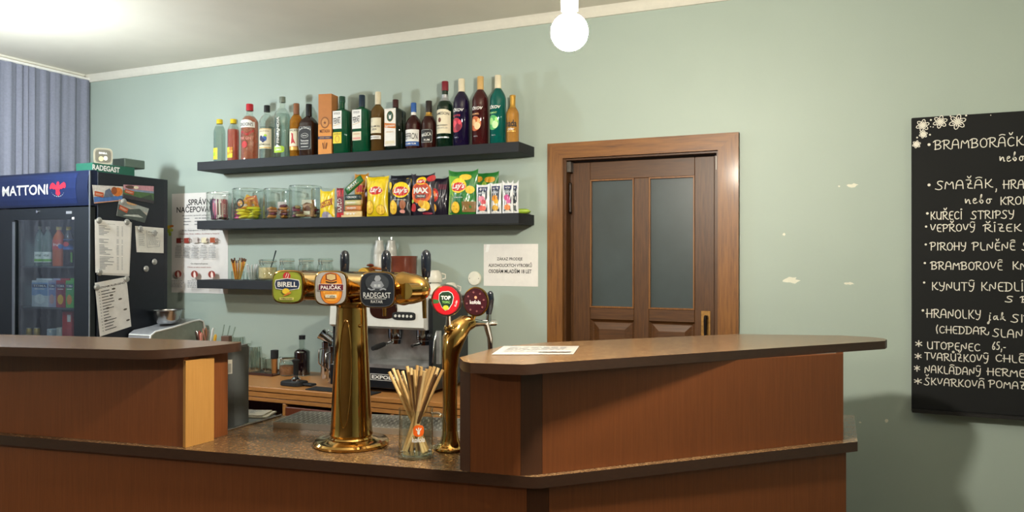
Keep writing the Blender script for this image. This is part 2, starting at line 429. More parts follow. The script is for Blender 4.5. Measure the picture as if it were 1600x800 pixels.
lpart('rail', dbox((PX[0][0], YA, 1.886), (PX[1][1], YB, LZ), .002), DOORH)
for X0, X1 in PX:
    lpart('rail', dbox((X0, YA, 1.206), (X1, YB, 1.264), .002), DOORH)
    lpart('rail', dbox((X0, YA, .62), (X1, YB, .74), .002), DOORH)
    lpart('rail', dbox((X0, YA, .005), (X1, YB, .16), .002), DOORH)
    # beads round the pane
    bd = MB()
    e = .007
    for a, b in (((X0, YA-.004, 1.264), (X0+e, YA+.012, 1.886)), ((X1-e, YA-.004, 1.264), (X1, YA+.012, 1.886)), ((X0+e, YA-.004, 1.264), (X1-e, YA+.012, 1.264+e)), ((X0+e, YA-.004, 1.886-e), (X1-e, YA+.012, 1.886))):
        bd.box((a[0]-dcx, a[1], a[2]), (b[0]-dcx, b[1], b[2]))
    lpart('bead', bd, CASEW)
    lpart('pane', dbox((X0+.001, YA+.012, 1.265), (X1-.001, YA+.018, 1.885)), M('#3b4648', .38, var=.12, scale=5, bmp=.15, key='frost'))
    for z0, z1 in ((.74, 1.206), (.16, .62)):
        x0, x1 = X0-dcx, X1-dcx; m = MB(); q = .03
        ring = lambda i, y: [(x0+i, y, z0+i), (x1-i, y, z0+i), (x1-i, y, z1-i), (x0+i, y, z1-i)]
        P = ring(0, YA+.006)+ring(.012, YA+.016)+ring(.016, YA+.016)+ring(.046, YA+.004)+ring(0, YB-.004)
        F = [(a*4+i, a*4+(i+1) % 4, (a+1)*4+(i+1) % 4, (a+1)*4+i) for a in range(3) for i in range(4)]+[(12, 13, 14, 15), (19, 18, 17, 16)]+[(i, 16+i, 16+(i+1) % 4, (i+1) % 4) for i in range(4)]
        m.add(P, F); lpart('raised_panel', m, DOORH)
hm = MB()
hm.tube([(-1.241-dcx, .040, 1.735), (-1.241-dcx, .040, 1.865)], .0075, 12); hm.sphere((-1.241-dcx, .040, 1.868), .009, seg=10); hm.sphere((-1.241-dcx, .040, 1.732), .009, seg=10)
dpart('hinge', hm, M('#2a211c', .4, .6))
dpart('bracket', dbox((-1.248, .012, 1.925), (-1.228, .05, 1.975)), M('#55504a', .4, .5))
dpart('catch_plate', dbox((DX1-.017, .004, 1.905), (DX1-.014, .02, 1.965)), M('#c9c4b8', .5))
pl = lpart('lock_plate', MB().box((-.608-dcx, YA-.003, 1.07), (-.566-dcx, YA, 1.262), 0, .001), M('#9a7135', .5, .3, var=.3, scale=60))
hd = MB(); hd.tube([(-.583-dcx, YA-.002, 1.235), (-.583-dcx, YA-.03, 1.237), (-.583-dcx, YA-.04, 1.225), (-.583-dcx, YA-.04, 1.12)], [.008, .008, .008, .006], 10)
lpart('handle', hd, M('#1c1512', .35, .5))

# ---------------------------------------------------------------- curtain on the left wall
cm = MB(); N = 260; r_ = random.Random(3); ys = [-.012-(i/N)*2.6 for i in range(N+1)]
rowz = [.03, .9, 1.8, 2.35, 2.6, 2.668]; ph = 0; phs = []
for i in range(N+1):
    ph += .01*2*PI/(.082+.03*math.sin(i*.11)+.02*math.sin(i*.37+1)); phs.append(ph)
V = []
for j, z in enumerate(rowz):
    k = 1-.25*(j/5)
    for i, y in enumerate(ys): V.append((XL+.036+.010*k*math.sin(phs[i]+.25*math.sin(z*2.1))+.004*math.sin(phs[i]*2.3+z), y, z))
cm.add(V, [(j*(N+1)+i, j*(N+1)+i+1, (j+1)*(N+1)+i+1, (j+1)*(N+1)+i) for j in range(5) for i in range(N)])
cur = thing('curtain', 'grey-blue pleated curtain hanging along the left wall behind the fridge', 'curtain', (0, 0, 0))
cm.build('cloth', M('#7f8291', .85, var=.08, scale=80, bmp=.1), cur, 80)
MB().box((XL+.004, -2.62, 2.668), (XL+.05, -.012, 2.682)).build('curtain_rail', WHITE, cur)

# ---------------------------------------------------------------- pendant lamps
def lamp(i, x, y, z, r, st, c):
    lab = ['bare glowing bulb on a cord in front of the bar corner', 'bare bulb on a cord beside the drinks fridge', 'added fill bulb on a cord, out of view at the right', 'added fill bulb on a cord, out of view behind the camera'][i]
    t = thing('pendant_lamp', lab, 'lamp', (x, y, z), 0, 'bare pendant bulbs')
    m, nt, out = new_mat('bulb_%d' % i); e = nt.nodes.new('ShaderNodeEmission'); e.inputs[0].default_value = (*c, 1); e.inputs[1].default_value = st
    nt.links.new(e.outputs[0], out.inputs[0])
    b = MB(); prof = [(.0135, .052), (.0145, .044)]+[(r*math.sin(a), r*math.cos(a)) for a in [PI*k/14 for k in range(3, 15)]]
    b.lathe([(max(q, .0005), w) for q, w in reversed(prof)], 32); b.build('bulb', m, t)
    MB().lathe([(.016, .05), (.021, .053), (.022, .088), (.014, .098), (.006, .108)], 24).build('socket', M('#8d8f90', .5), t)
    MB().tube([(0, 0, .105), (0, 0, ZC-z-.014)], .0028, 8).build('cord', M('#4c4c4c', .6), t)
    MB().lathe([(.045, ZC-z-.018), (.045, ZC-z-.001)], 24).build('ceiling_rose', WHITE, t)
for i, L in enumerate(LAMPS): lamp(i, *L)

# ================================================================== THE BAR
ZL, ZT = .90, 1.216; TS = .029     # lower worktop, upper bar tops, slab thickness
def g(px, py, z): p = atz(px, py, z); return (p.x, p.y)
def slab(name, pts, z0, z1, mats, par): return MB().prism(pts, z0, z1, 0, 1).build(name, mats, par, 30)
# lower worktop
f0 = (-4.2, -2.068); fA = g(0, 680, ZL); fB = (-.806, -1.580); fC = (-.768, -1.567); fD = g(1340, 690, ZL)
fE = (fD[0]-.005, -.30)
wt = thing('worktop', 'long speckled brown lower worktop of the bar with dark edge', 'worktop', (0, 0, 0))
pts = [f0, fA, fB, (-.786, -1.576), fC, fD, fE, (-.30, -.36), (-1.0, -1.06), (-1.27, -1.095), (-1.965, -1.195), (-2.9, -1.36), (-4.2, -1.56)]
slab('slab', pts, ZL-.032, ZL, [GRAN, EDGE], wt)
# base under the worktop
base = thing('bar_base', 'reddish brown laminate bar front below the worktop', 'bar', (0, 0, 0))
def off(p, q, d):    # shift segment inward (to the left of p->q)
    dx, dy = q[0]-p[0], q[1]-p[1]; L = math.hypot(dx, dy); return (-dy/L*d, dx/L*d)
def panel(name, p, q, z0, z1, t, mat, par, gap=0, smooth=0):
    o = off(p, q, t); dx, dy = q[0]-p[0], q[1]-p[1]; L = math.hypot(dx, dy); ux, uy = dx/L*gap, dy/L*gap
    P = [(p[0]+ux, p[1]+uy), (q[0]-ux, q[1]-uy), (q[0]-ux+o[0], q[1]-uy+o[1]), (p[0]+ux+o[0], p[1]+uy+o[1])]
    return MB().prism(P, z0, z1).build(name, mat, par, smooth)
zb1 = ZL-.034
bA = (-4.2, -2.043); bM = (-1.98, -1.726); bB = (-.813, -1.558); bC = (-.757, -1.535); bD = (.003, -.772); bE = (.003, -.30)
panel('front_panel', bA, bB, .08, zb1, .022, LAM, base, .001)
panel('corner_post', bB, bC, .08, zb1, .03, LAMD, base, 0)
panel('front_panel', bC, bD, .08, zb1, .022, LAM, base, .001)
panel('end_panel', bD, bE, .08, zb1, .022, LAM, base, .001)
for p, q in ((bA, bB), (bC, bD)):
    o = off(p, q, .05); panel('plinth', (p[0]+o[0], p[1]+o[1]), (q[0]+o[0], q[1]+o[1]), 0, .08, .02, EDGE, base)
panel('back_panel', (-1.02, -1.12), (-3.9, -1.56), .02, zb1, .02, LAM, base)

# right raised bar
rb = thing('raised_bar', 'right raised bar section with speckled top running towards the door', 'bar', (0, 0, 0), 0, 'raised bar sections')
zt0 = ZT-TS
r0 = (-1.003, -1.597); r1 = (-.968, -1.603); r2 = (-.822, -1.582); r3 = (-.774, -1.542); r4 = (-.006, -.762); r5 = (-.006, -.42); z_ = ZL+.0005
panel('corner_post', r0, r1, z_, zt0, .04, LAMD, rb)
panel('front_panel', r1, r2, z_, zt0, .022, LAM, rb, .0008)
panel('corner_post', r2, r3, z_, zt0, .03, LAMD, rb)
panel('front_panel', r3, r4, z_, zt0, .022, LAM, rb, .0008)
panel('end_panel', r4, r5, z_, zt0, .022, LAM, rb)
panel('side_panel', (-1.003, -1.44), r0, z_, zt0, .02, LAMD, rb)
panel('back_panel', (-.2, -.40), (-1.0, -1.43), z_, zt0, .02, LAM, rb)
tp = [g(*p, ZT) for p in ((718, 558.5), (724, 564.5), (735, 567), (815, 569.5), (832, 569), (845, 567.5))]
tp += [g(*p, ZT) for p in ((1370, 533.5), (1383, 532.6), (1386, 530.5), (1380, 528.6), (1360, 526.5), (1312, 524), (1150, 522), (853, 535), (781, 541.5), (768, 545))]
slab('bar_top', tp, zt0+.0005, ZT, [GRAN, EDGE], rb)
# left raised bar
lb = thing('raised_bar', 'left raised bar section with rounded speckled top and a pale wooden end strip', 'bar', (0, 0, 0), 0, 'raised bar sections')
l0 = (-4.2, -2.023); l1 = g(287, 699, ZL); l2 = g(330, 688, ZL); l3 = g(353, 680, ZL)
panel('front_panel', l0, l1, z_, zt0, .022, LAM, lb, 0)
es = panel('end_strip', (l1[0]+.012, l1[1]-.004), (l2[0]+.012, l2[1]), z_, zt0-.012, .012, BEECH, lb); es['label'] = 'pale beech-coloured end strip'
panel('end_panel', (l1[0]-.001, l1[1]+.022), (l3[0], l3[1]+.005), z_, zt0, .02, LAM, lb)
m = MB(); m.tube([(l3[0]-.012, l3[1]+.004, z_), (l3[0]-.012, l3[1]+.004, zt0)], .012, 12); m.build('rounded_edge', LAM, lb)
panel('back_panel', (l3[0]-.02, l3[1]+.01), (-4.2, -1.93), z_, zt0, .02, LAM, lb)
F = [g(*p, ZT) for p in ((0, 542), (169, 546), (215, 547.2), (240, 547), (262, 546), (290, 544), (330, 540.5), (365, 536.8), (374, 535.6), (377, 534.4), (372, 533.8), (360, 533.6))]
B = [g(*p, ZT) for p in ((187, 527), (0, 522.5))]
d = Vector((F[0][0]-F[1][0], F[0][1]-F[1][1])).normalized()
F = [(F[0][0]+d.x*1.4, F[0][1]+d.y*1.4)]+F+B+[(B[-1][0]+d.x*1.2, B[-1][1]+d.y*1.2)]
slab('bar_top', F, zt0+.0005, ZT, [GRAN, EDGE], lb)

# ================================================================== BACK COUNTER
ZK = .86; YK = -.53
kc = thing('back_counter', 'low wooden back counter against the wall behind the beer tower', 'counter', (-2.5, 0, 0))
KX0, KX1 = -3.712+2.5, -1.45+2.5
MB().box((KX0, YK, ZK-.022), (KX1, -.004, ZK), 0, .002).build('countertop', COUNTERW, kc, 0)
MB().box((KX0, YK+.004, ZK-.05), (KX1, YK+.03, ZK-.026), 0, .001).build('edge_strip', COUNTERW, kc, 0)
MB().box((KX0, YK+.006, ZK-.072), (KX1, YK+.03, ZK-.054), 0, .001).build('edge_strip', COUNTERW, kc, 0)
MB().box((KX0, -.03, .0), (KX1, -.006, ZK-.03)).build('back_panel', REDW, kc, 0)
xs = aty(440, 640, YK).x+2.5
for X in (KX0, xs, xs+.62, KX1-.02): MB().box((X, YK+.006, 0), (X+.018, -.03, ZK-.075), 0, .001).build('side_panel', COUNTERW, kc, 0)
MB().box((KX0+.02, YK+.03, .60), (xs, -.03, .62)).build('shelf_board', REDW, kc, 0)
for k, (a, b) in enumerate(((xs+.02, xs+.60), (xs+.64, KX1-.02))):
    MB().box((a, YK+.004, .62), (b, YK+.022, ZK-.088), 0, .002).build('drawer_front', REDW, kc, 0)
    MB().box((a, YK+.004, .06), (b, YK+.022, .61), 0, .002).build('cabinet_door', REDW, kc, 0)

# ================================================================== WALL SHELVES
def shelf(label, zt, x1, x0=-3.43):
    t = thing('wall_shelf', label, 'shelf', (x0, 0, zt), 0, 'floating wall shelves')
    MB().box((0, -.2, -.049), (x1-x0, -.001, 0), 0, .0012).build('shelf_board', SHELF, t, 0); return t
Z1, Z2, Z3 = 2.055, 1.717, 1.377
shelf('topmost black floating shelf carrying the row of spirit bottles', Z1, -1.415)
shelf('middle black floating shelf carrying snack jars and crisp bags', Z2, -1.415)
shelf('lowest black floating shelf behind the beer tower carrying storage jars', Z3, -1.955)

# ================================================================== CHALKBOARD
bx0 = .249; bz1 = 2.077; bz0 = .893
cb = thing('chalkboard', 'black menu chalkboard with white handwriting on the wall right of the door', 'chalkboard', (bx0, 0, bz0))
BH = bz1-bz0
MB().box((0, -.02, 0), (.85, -.001, BH), 0, .002).build('board', M('#0d0f10', .85, var=.15, scale=5), cb, 0)
MB().box((0, -.045, -.012), (.85, -.001, .0)).build('lower_ledge', M('#1c1b1b', .6), cb, 0)
STK = {
 'A': (.7, [[(0, 0), (.06, .7), (.22, 1), (.5, 1), (.62, .7), (.66, 0)], [(.04, .42), (.64, .42)]]),
 'B': (.7, [[(.1, 1), (.1, 0)], [(-.12, .82), (.1, 1.02), (.55, .98), (.62, .75), (.45, .55), (.12, .5)], [(.12, .5), (.58, .48), (.7, .25), (.5, .02), (.0, .02)]]),
 'C': (.62, [[(.6, .85), (.4, 1), (.1, .85), (0, .5), (.1, .12), (.35, 0), (.62, .15)]]),
 'D': (.7, [[(.1, 1), (.1, 0)], [(-.1, 1), (.4, 1), (.68, .75), (.68, .3), (.4, 0), (-.05, 0)]]),
 'E': (.55, [[(.55, 1), (.05, 1), (.05, 0), (.58, 0)], [(.05, .5), (.45, .5)]]),
 'H': (.65, [[(.05, 1), (.05, 0)], [(.62, 1), (.62, 0)], [(-.1, .5), (.7, .5)]]),
 'I': (.2, [[(.1, 1), (.1, 0)]]),
 'J': (.5, [[(.45, 1), (.45, .2), (.25, 0), (0, .1)]]),
 'K': (.65, [[(.08, 1), (.08, 0)], [(.6, 1), (.3, .55), (.1, .5)], [(.2, .55), (.5, .1), (.72, .05)]]),
 'L': (.52, [[(.06, 1), (.06, 0), (.55, 0)]]),
 'M': (.8, [[(0, 0), (.1, 1), (.4, .35), (.7, 1), (.78, 0)]]),
 'N': (.68, [[(.03, 0), (.05, 1), (.6, 0), (.63, 1)]]),
 'O': (.68, [[(.35, 1), (.08, .85), (0, .5), (.1, .1), (.35, 0), (.6, .12), (.68, .5), (.6, .88), (.35, 1)]]),
 'P': (.62, [[(.1, 1), (.08, 0)], [(-.12, .85), (.1, 1.02), (.55, .98), (.62, .72), (.45, .48), (.1, .45)]]),
 'R': (.7, [[(.1, 1), (.08, 0)], [(-.14, .85), (.1, 1.02), (.55, .98), (.62, .75), (.45, .52), (.1, .48)], [(.25, .48), (.55, .08), (.8, -.02)]]),
 'S': (.6, [[(.6, .92), (.4, 1.02), (.12, .95), (.1, .68), (.5, .4), (.52, .1), (.25, -.05), (-.12, .1)]]),
 'T': (.62, [[(-.02, 1), (.66, 1)], [(.32, 1), (.32, 0)]]),
 'U': (.65, [[(.03, 1), (.03, .25), (.25, 0), (.5, .05), (.62, .3)], [(.62, 1), (.62, 0)]]),
 'V': (.62, [[(0, 1), (.25, 0), (.62, 1)]]),
 'Y': (.62, [[(.02, 1), (.1, .55), (.55, .5)], [(.6, 1), (.55, .2), (.3, -.15), (.1, -.05)]]),
 'Z': (.6, [[(.02, 1), (.58, 1), (.05, .05), (.62, 0)], [(.15, .5), (.5, .5)]]),
 'n': (.5, [[(.02, .55), (.05, 0), (.2, .45), (.38, .5), (.42, 0), (.52, .1)]]),
 'e': (.42, [[(.02, .28), (.35, .4), (.25, .58), (.05, .45), (.05, .12), (.2, 0), (.45, .15)]]),
 'b': (.42, [[(0, .2), (.28, .9), (.15, 1), (.08, .1), (.25, 0), (.38, .25), (.2, .42), (.12, .3)]]),
 'o': (.5, [[(.2, .5), (.02, .3), (.12, .02), (.35, .05), (.4, .35), (.2, .5), (.55, .45)]]),
 'j': (.3, [[(.2, .6), (.15, -.4), (0, -.5), (.0, -.3), (.3, .05)], [(.22, .8), (.24, .82)]]),
 'a': (.45, [[(.38, .5), (.1, .5), (.02, .2), (.15, 0), (.38, .5), (.36, .05), (.48, .08)]]),
 'k': (.45, [[(.0, .1), (.25, .9), (.12, 1), (.08, 0), (.1, .35), (.35, .5), (.15, .3), (.45, 0)]]),
 '6': (.5, [[(.45, 1), (.08, .5), (.1, .1), (.3, 0), (.48, .25), (.3, .48), (.08, .35)]]),
 '5': (.5, [[(.5, 1), (.12, 1), (.08, .6), (.4, .6), (.48, .25), (.25, 0), (0, .08)]]),
 ',': (.2, [[(.12, .1), (.1, -.2), (.02, -.3)]]), '-': (.35, [[(.05, .3), (.35, .3)]]), '(': (.3, [[(.25, 1.1), (.05, .6), (.22, -.1)]]),
 '*': (.5, [[(.25, .75), (.25, .15)], [(0, .6), (.5, .3)], [(.02, .3), (.48, .62)]]), '·': (.2, [[(.08, .5), (.13, .53)]]), ' ': (.38, []),
}
DIA = {'Á': 'A_', 'É': 'E_', 'Í': 'I_', 'Ý': 'Y_', 'Č': 'Cv', 'Ř': 'Rv', 'Ž': 'Zv', 'Š': 'Sv', 'Ě': 'Ev', 'Ů': 'Uo'}
def chaikin(P, n=2):
    for _ in range(n):
        if len(P) < 3: return P
        Q = [P[0]]
        for a, b in zip(P, P[1:]): Q += [(a[0]*.75+b[0]*.25, a[1]*.75+b[1]*.25), (a[0]*.25+b[0]*.75, a[1]*.25+b[1]*.75)]
        P = Q+[P[-1]]
    return P
def strokes(txt):
    x = 0; out = []
    for ch in txt:
        d = DIA.get(ch); b = d[0] if d else ch; w, S = STK[b]
        for s in S: out.append([(x+a, c) for a, c in s])
        if d:
            if d[1] == '_': out.append([(x+w*.15, 1.22), (x+w*.5, 1.34), (x+w*.95, 1.24)])
            if d[1] == 'v': out.append([(x+w*.25, 1.45), (x+w*.5, 1.15), (x+w*.8, 1.5)])
            if d[1] == 'o': out.append([(x+w*.5+.12*math.cos(k*PI/4), 1.3+.12*math.sin(k*PI/4)) for k in range(9)])
        x += w+.2
    return out, x-.2
CHM = M('#e4e1d5', .9, var=.12, scale=300); chalk = MB(); CW = .0035
CHK = [0]
def chalk_line(pts, w=CW):
    """one continuous ribbon per stroke; strokes lie a hair apart where they cross"""
    P = [pts[0]]
    for p in pts[1:]:
        if math.hypot(p[0]-P[-1][0], p[1]-P[-1][1]) > w*.35: P.append(p)
    if len(P) < 2: P = [pts[0], (pts[0][0]+w*.8, pts[0][1])]
    CHK[0] += 1; y = -.0206-.00006*(CHK[0] % 9); L_, R2 = [], []
    for i, (a, b) in enumerate(P):
        p0 = P[max(i-1, 0)]; p1 = P[min(i+1, len(P)-1)]; dx, dz = p1[0]-p0[0], p1[1]-p0[1]; l = math.hypot(dx, dz) or 1e-6
        q = w/2; ex = 0
        if i == 0: a, b = a-dx/l*w*.3, b-dz/l*w*.3
        if i == len(P)-1: a, b = a+dx/l*w*.3, b+dz/l*w*.3
        L_.append((a-dz/l*q, y, b+dx/l*q)); R2.append((a+dz/l*q, y, b-dx/l*q))
    n = len(P); chalk.add(L_+R2, [(i, i+1, n+i+1, n+i) for i in range(n-1)])
def bp(px, py): p = aty(px, py, -.02); return p.x-bx0, p.z-bz0
def chalk_text(txt, xs_, xe, base, cap):
    global chalk
    chalk = MB()
    S, w = strokes(txt); x0, z0 = bp(xs_, base); x1, _ = bp(xe, base); ch = cap*mpp(aty(xs_, base, -.02)); r = random.Random(base)
    for s in S:
        j = r.uniform(-.03, .03)
        P = [(x0+(x1-x0)*a/w, z0+(c+j)*ch) for a, c in chaikin(s)]
        P = [p for p in P if p[0] < .84]
        if len(P) > 1: chalk_line(P)
    if chalk.v: chalk.build('chalk_writing', CHM, cb, 0)
def dot(px, py, r=1.6):
    x, z = bp(px, py); q = r*.0029; chalk.add([(x+q*math.cos(k*PI/4), -.0206, z+q*math.sin(k*PI/4)) for k in range(8)], [tuple(range(8))])
for a in ((('BRAMBORÁČKY'), 1460, 1612, 234, 14), ('nebo', 1562, 1600, 253, 15), ('SMAŽÁK', 1463, 1550, 296, 13), (',', 1555, 1558, 296, 13), ('HRANOLKY', 1568, 1655, 295, 13),
          ('nebo', 1508, 1549, 319, 15), ('KROKETY', 1563, 1640, 320, 12), ('KUŘECÍ', 1454, 1503, 343, 12), ('STRIPSY', 1518, 1584, 342, 12),
          ('VEPŘOVÝ', 1454, 1523, 362, 11), ('ŘÍZEK', 1538, 1595, 362, 11), ('PIROHY', 1454, 1509, 391, 12), ('PLNĚNÉ', 1520, 1586, 391, 12), ('S', 1598, 1605, 391, 12),
          ('BRAMBOROVÉ', 1455, 1566, 421, 12), ('KNEDLÍKY', 1582, 1670, 421, 12), ('KYNUTÝ', 1456, 1522, 453, 12), ('KNEDLÍK', 1533, 1612, 454, 13), ('S B', 1572, 1608, 472, 9),
          ('HRANOLKY', 1448, 1532, 496, 13), ('jak', 1543, 1571, 500, 13), ('SIR', 1581, 1614, 503, 12), ('(CHEDDAR', 1462, 1541, 520, 11), (',', 1543, 1546, 520, 11), ('SLANINA', 1552, 1630, 526, 12),
          ('UTOPENEC', 1449, 1531, 545, 11), ('65,-', 1550, 1571, 546, 12), ('TVARŮŽKOVÝ', 1445, 1544, 562, 11), ('CHLÉB', 1556, 1614, 565, 11),
          ('NAKLÁDANÝ', 1445, 1532, 582, 11), ('HERMELÍN', 1543, 1630, 586, 11), ('ŠKVARKOVÁ', 1445, 1538, 601, 11), ('POMAZÁNKA', 1546, 1650, 605, 11),
          ('*', 1430.5, 1440.5, 544, 16), ('*', 1429.5, 1439.5, 563, 15), ('*', 1428.5, 1437, 582, 15), ('*', 1428.5, 1440, 602, 15)): chalk_text(*a)
chalk = MB()
for p in ((1451.6, 226, 2), (1451.6, 289, 2), (1449, 333.5, 1.8), (1447, 354, 1.5), (1446.5, 382, 1.5), (1445, 411, 1.5), (1444, 441.5, 1.5), (1442, 485, 1.7), (1454.5, 187.5, 1.3), (1454, 198, .8), (1458, 198.5, .8), (1485, 181.5, 1), (1509.5, 180.5, 1.3), (1453, 210.5, 1.3), (1433, 215, 1.2), (1548, 180, .7)): dot(*p)
for px, py, R in ((1441.6, 196, 8), (1469, 190.5, 8.5), (1496, 190.5, 10), (1442.6, 210, 5), (1432, 225.6, 5)):
    x, z = bp(px, py); R *= .0029; dots_ = chalk; chalk = MB()
    for k in range(6):
        a = 2*PI*k/6+.3; cx_, cz_ = x+R*.62*math.cos(a), z+R*.62*math.sin(a)
        chalk_line([(cx_+R*(.42*math.cos(t)*math.cos(a)-.26*math.sin(t)*math.sin(a)), cz_+R*(.42*math.cos(t)*math.sin(a)+.26*math.sin(t)*math.cos(a))) for t in [2*PI*i/8 for i in range(9)]], .0032)
        chalk_line([(x, z), (x+R*.6*math.cos(a), z+R*.6*math.sin(a))], .004)
    chalk.build('chalk_flower', CHM, cb, 0); chalk = dots_
chalk.build('chalk_dots', CHM, cb, 0)

# ================================================================== BOTTLES ON THE TOP SHELF
CUT = .006
def ease(t): return .5-.5*math.cos(PI*t)
def profile(h, r, sh, nk, nr, ry=1, n=2, foot=.92, lip=True):
    """super-elliptic rings of a bottle: foot, straight body, shoulder, neck"""
    P = [(0, r*foot, r*foot*ry, n), (.012*h, r, r*ry, n), (sh*h, r, r*ry, n)]
    for k in range(1, 8):
        t = k/7; e = math.sin(t*PI/2)**1.2 if n == 2 else ease(t)
        z = h*(sh+(nk-sh)*t); q = 1-ease(t)
        rr = nr*r+(r-nr*r)*math.cos(t*PI/2)**.9 if n == 2 else nr*r+(r-nr*r)*(1-t**1.6)
        ryy = nr*r+(r*ry-nr*r)*(math.cos(t*PI/2)**.9 if n == 2 else (1-t**1.6))
        P.append((z, rr, ryy, 2+(n-2)*(1-t)))
    P.append((h, nr*r, nr*r, 2))
    return P
def rad_at(P, z):
    for a, b in zip(P, P[1:]):
        if a[0] <= z <= b[0]: t = (z-a[0])/(b[0]-a[0]+1e-9); return a[1]+(b[1]-a[1])*t, a[2]+(b[2]-a[2])*t
    return P[-1][1], P[-1][2]
def round_map(P, phi=0):
    def f(u, v, e):
        r = rad_at(P, v)[0]+e; a = u/r+phi; return (r*math.sin(a), -r*math.cos(a), v)
    return f
def flat_map(y): return lambda u, v, e: (u, y-e, v)
def bottle(spec):
    px, base, top, hw = spec['at']; Y = spec.get('Y', -.125); zb = spec.get('z', Z1)
    p = aty(px, base, Y); s = mpp((p.x, Y, zb)); h = aty(px, top, Y).z-zb; r = hw*s
    t = thing('bottle', spec['label'], 'bottle', (p.x, Y, zb+.0002), spec.get('rz', 0), spec.get('group', 'spirit bottles on the top shelf'))
    P = profile(h, r, spec['sh'], spec['nk'], spec['nr'], spec.get('ry', 1), spec.get('n', 2))
    hc = spec['cap'][0]*h
    body = [q for q in P if q[0] < hc]+[(hc, P[-1][1], P[-1][2], 2)]
    MB().rings(body, 36).build('glass', spec['glass'], t, 40)
    if 'liq' in spec:
        lm, lv = spec['liq']; top_ = lv*h
        L = [(max(q[0], .006)+.0, q[1]-.0022, q[2]-.0022, q[3]) for q in P if q[0] < top_]; ra = rad_at(P, top_); L.append((top_, ra[0]-.0022, ra[1]-.0022, 2 if spec.get('n', 2) == 2 else L[-1][3]))
        MB().rings(L, 32).build('liquid', lm, t, 40)
    cr = P[-1][1]*spec.get('capr', 1.15)
    MB().lathe([(cr, hc), (cr, h-.002), (cr-.0015, h)], 24).build('cap', spec['cap'][1], t, 40)
    if 'wrap' in spec:      # neck foil / sleeve from frac a to b
        a, b, mt = spec['wrap']; zz = [a*h+(b-a)*h*k/6 for k in range(7)]
        MB().lathe([(rad_at(P, z)[0]+.0007, z) for z in zz], 28, cap=(False, False)).build('neck_sleeve', mt, t, 40)
    if spec.get('deco'):
        sh = []
        for d in spec['deco'](s, h, r):
            sh.append(d)
        mp = round_map(P, spec.get('phi', .12)) if spec.get('n', 2) == 2 else flat_map(-r*spec.get('ry', 1))
        print_on(sh, mp, t)
    return t
CLEAR = thin_glass('#f2f7f4', 1.3)
C_YEL = M('#e3c21c', .4); C_RED = M('#b51f2d', .35); C_BLK = M('#14171b', .35); C_CRM = M('#d9cfb4', .5); C_GLD = M('#c79a45', .3, .6); C_GRN = M('#1e4736', .35)
LCRM = M('#e0d8bd', .6); LWHT = M('#e6e5e0', .6); LBLK = M('#1a1b1c', .6); LYEL = M('#e6d22e', .6); LORG = M('#c8742a', .6); LGRN = M('#a8cf32', .6); LNVY = M('#1d2b5c', .6); LRED = M('#bb2a2c', .6)
LGLD = M('#c8a050', .4, .5); LPNK = M('#d9968c', .6); LBRN = M('#6b3a20', .6); LBLU = M('#2c5aa0', .6); LSIL = M('#b9bcc0', .4, .6); LTAN = M('#c99a5a', .6)
S = []
def rect_c(mat, cx, z0, w, z1, nx=10): return ('rect', mat, cx-w/2, z0, cx+w/2, z1, nx)
# 1, 2: soda
S.append(dict(at=(343, 250, 187, 9), Y=-.10, label='small clear lemonade bottle with yellow cap at the far left of the top shelf', sh=.70, nk=.90, nr=.42, cap=(.9, C_YEL), capr=1.25, glass=CLEAR, liq=(tint('#dfe8e4', .05), .84),
    deco=lambda s, h, r: [rect_c(LYEL, -.2*r, .1*h, 1.3*r, .33*h), ('text', LWHT, -.2*r, .21*h, .06*h, 1.1*r, {'rot': .3}), ] and [rect_c(LYEL, -.4*r, .08*h, 1.4*r, .34*h), ('ell', LGRN, -.4*r, .2*h, .35*r, .05*h)]))
S.append(dict(at=(364.5, 249, 186.5, 9), Y=-.10, label='small pink lemonade bottle with yellow cap second from the left', sh=.70, nk=.90, nr=.42, cap=(.9, C_YEL), capr=1.25, glass=CLEAR, liq=(tint('#e8806f', .4, tc='#f2a090'), .76),
    deco=lambda s, h, r: [rect_c(LYEL, -.1*r, .1*h, 1.2*r, .34*h), ('text', LRED, 'Soda', -.1*r, .22*h, .08*h, 1.1*r, {'rot': .4}), ('ell', LORG, .2*r, .3*h, .3*r, .04*h)]))
S.append(dict(at=(390, 247.5, 163, 13.3), label='large pink gin bottle with red cap and white arched name label', sh=.66, nk=.81, nr=.36, cap=(.88, C_RED), glass=CLEAR, liq=(tint('#e08a6c', .35, tc='#f0b49c'), .78),
    deco=lambda s, h, r: [rect_c(LWHT, 0, .57*h, 2.5*r, .67*h, 14), ('ell', LWHT, 0, .665*h, .9*r, .045*h), ('text', INK, "GORDON'S", 0, .625*h, .06*h, 2.0*r), ('line', LRED, [(-1.1*r, .40*h), (-.4*r, .5*h), (.3*r, .44*h), (1.1*r, .52*h)], .012), ('text', LPNK, 'PINK GIN', 0, .38*h, .05*h, 1.5*r), ('ell', LRED, 0, .27*h, .35*r, .06*h)]))
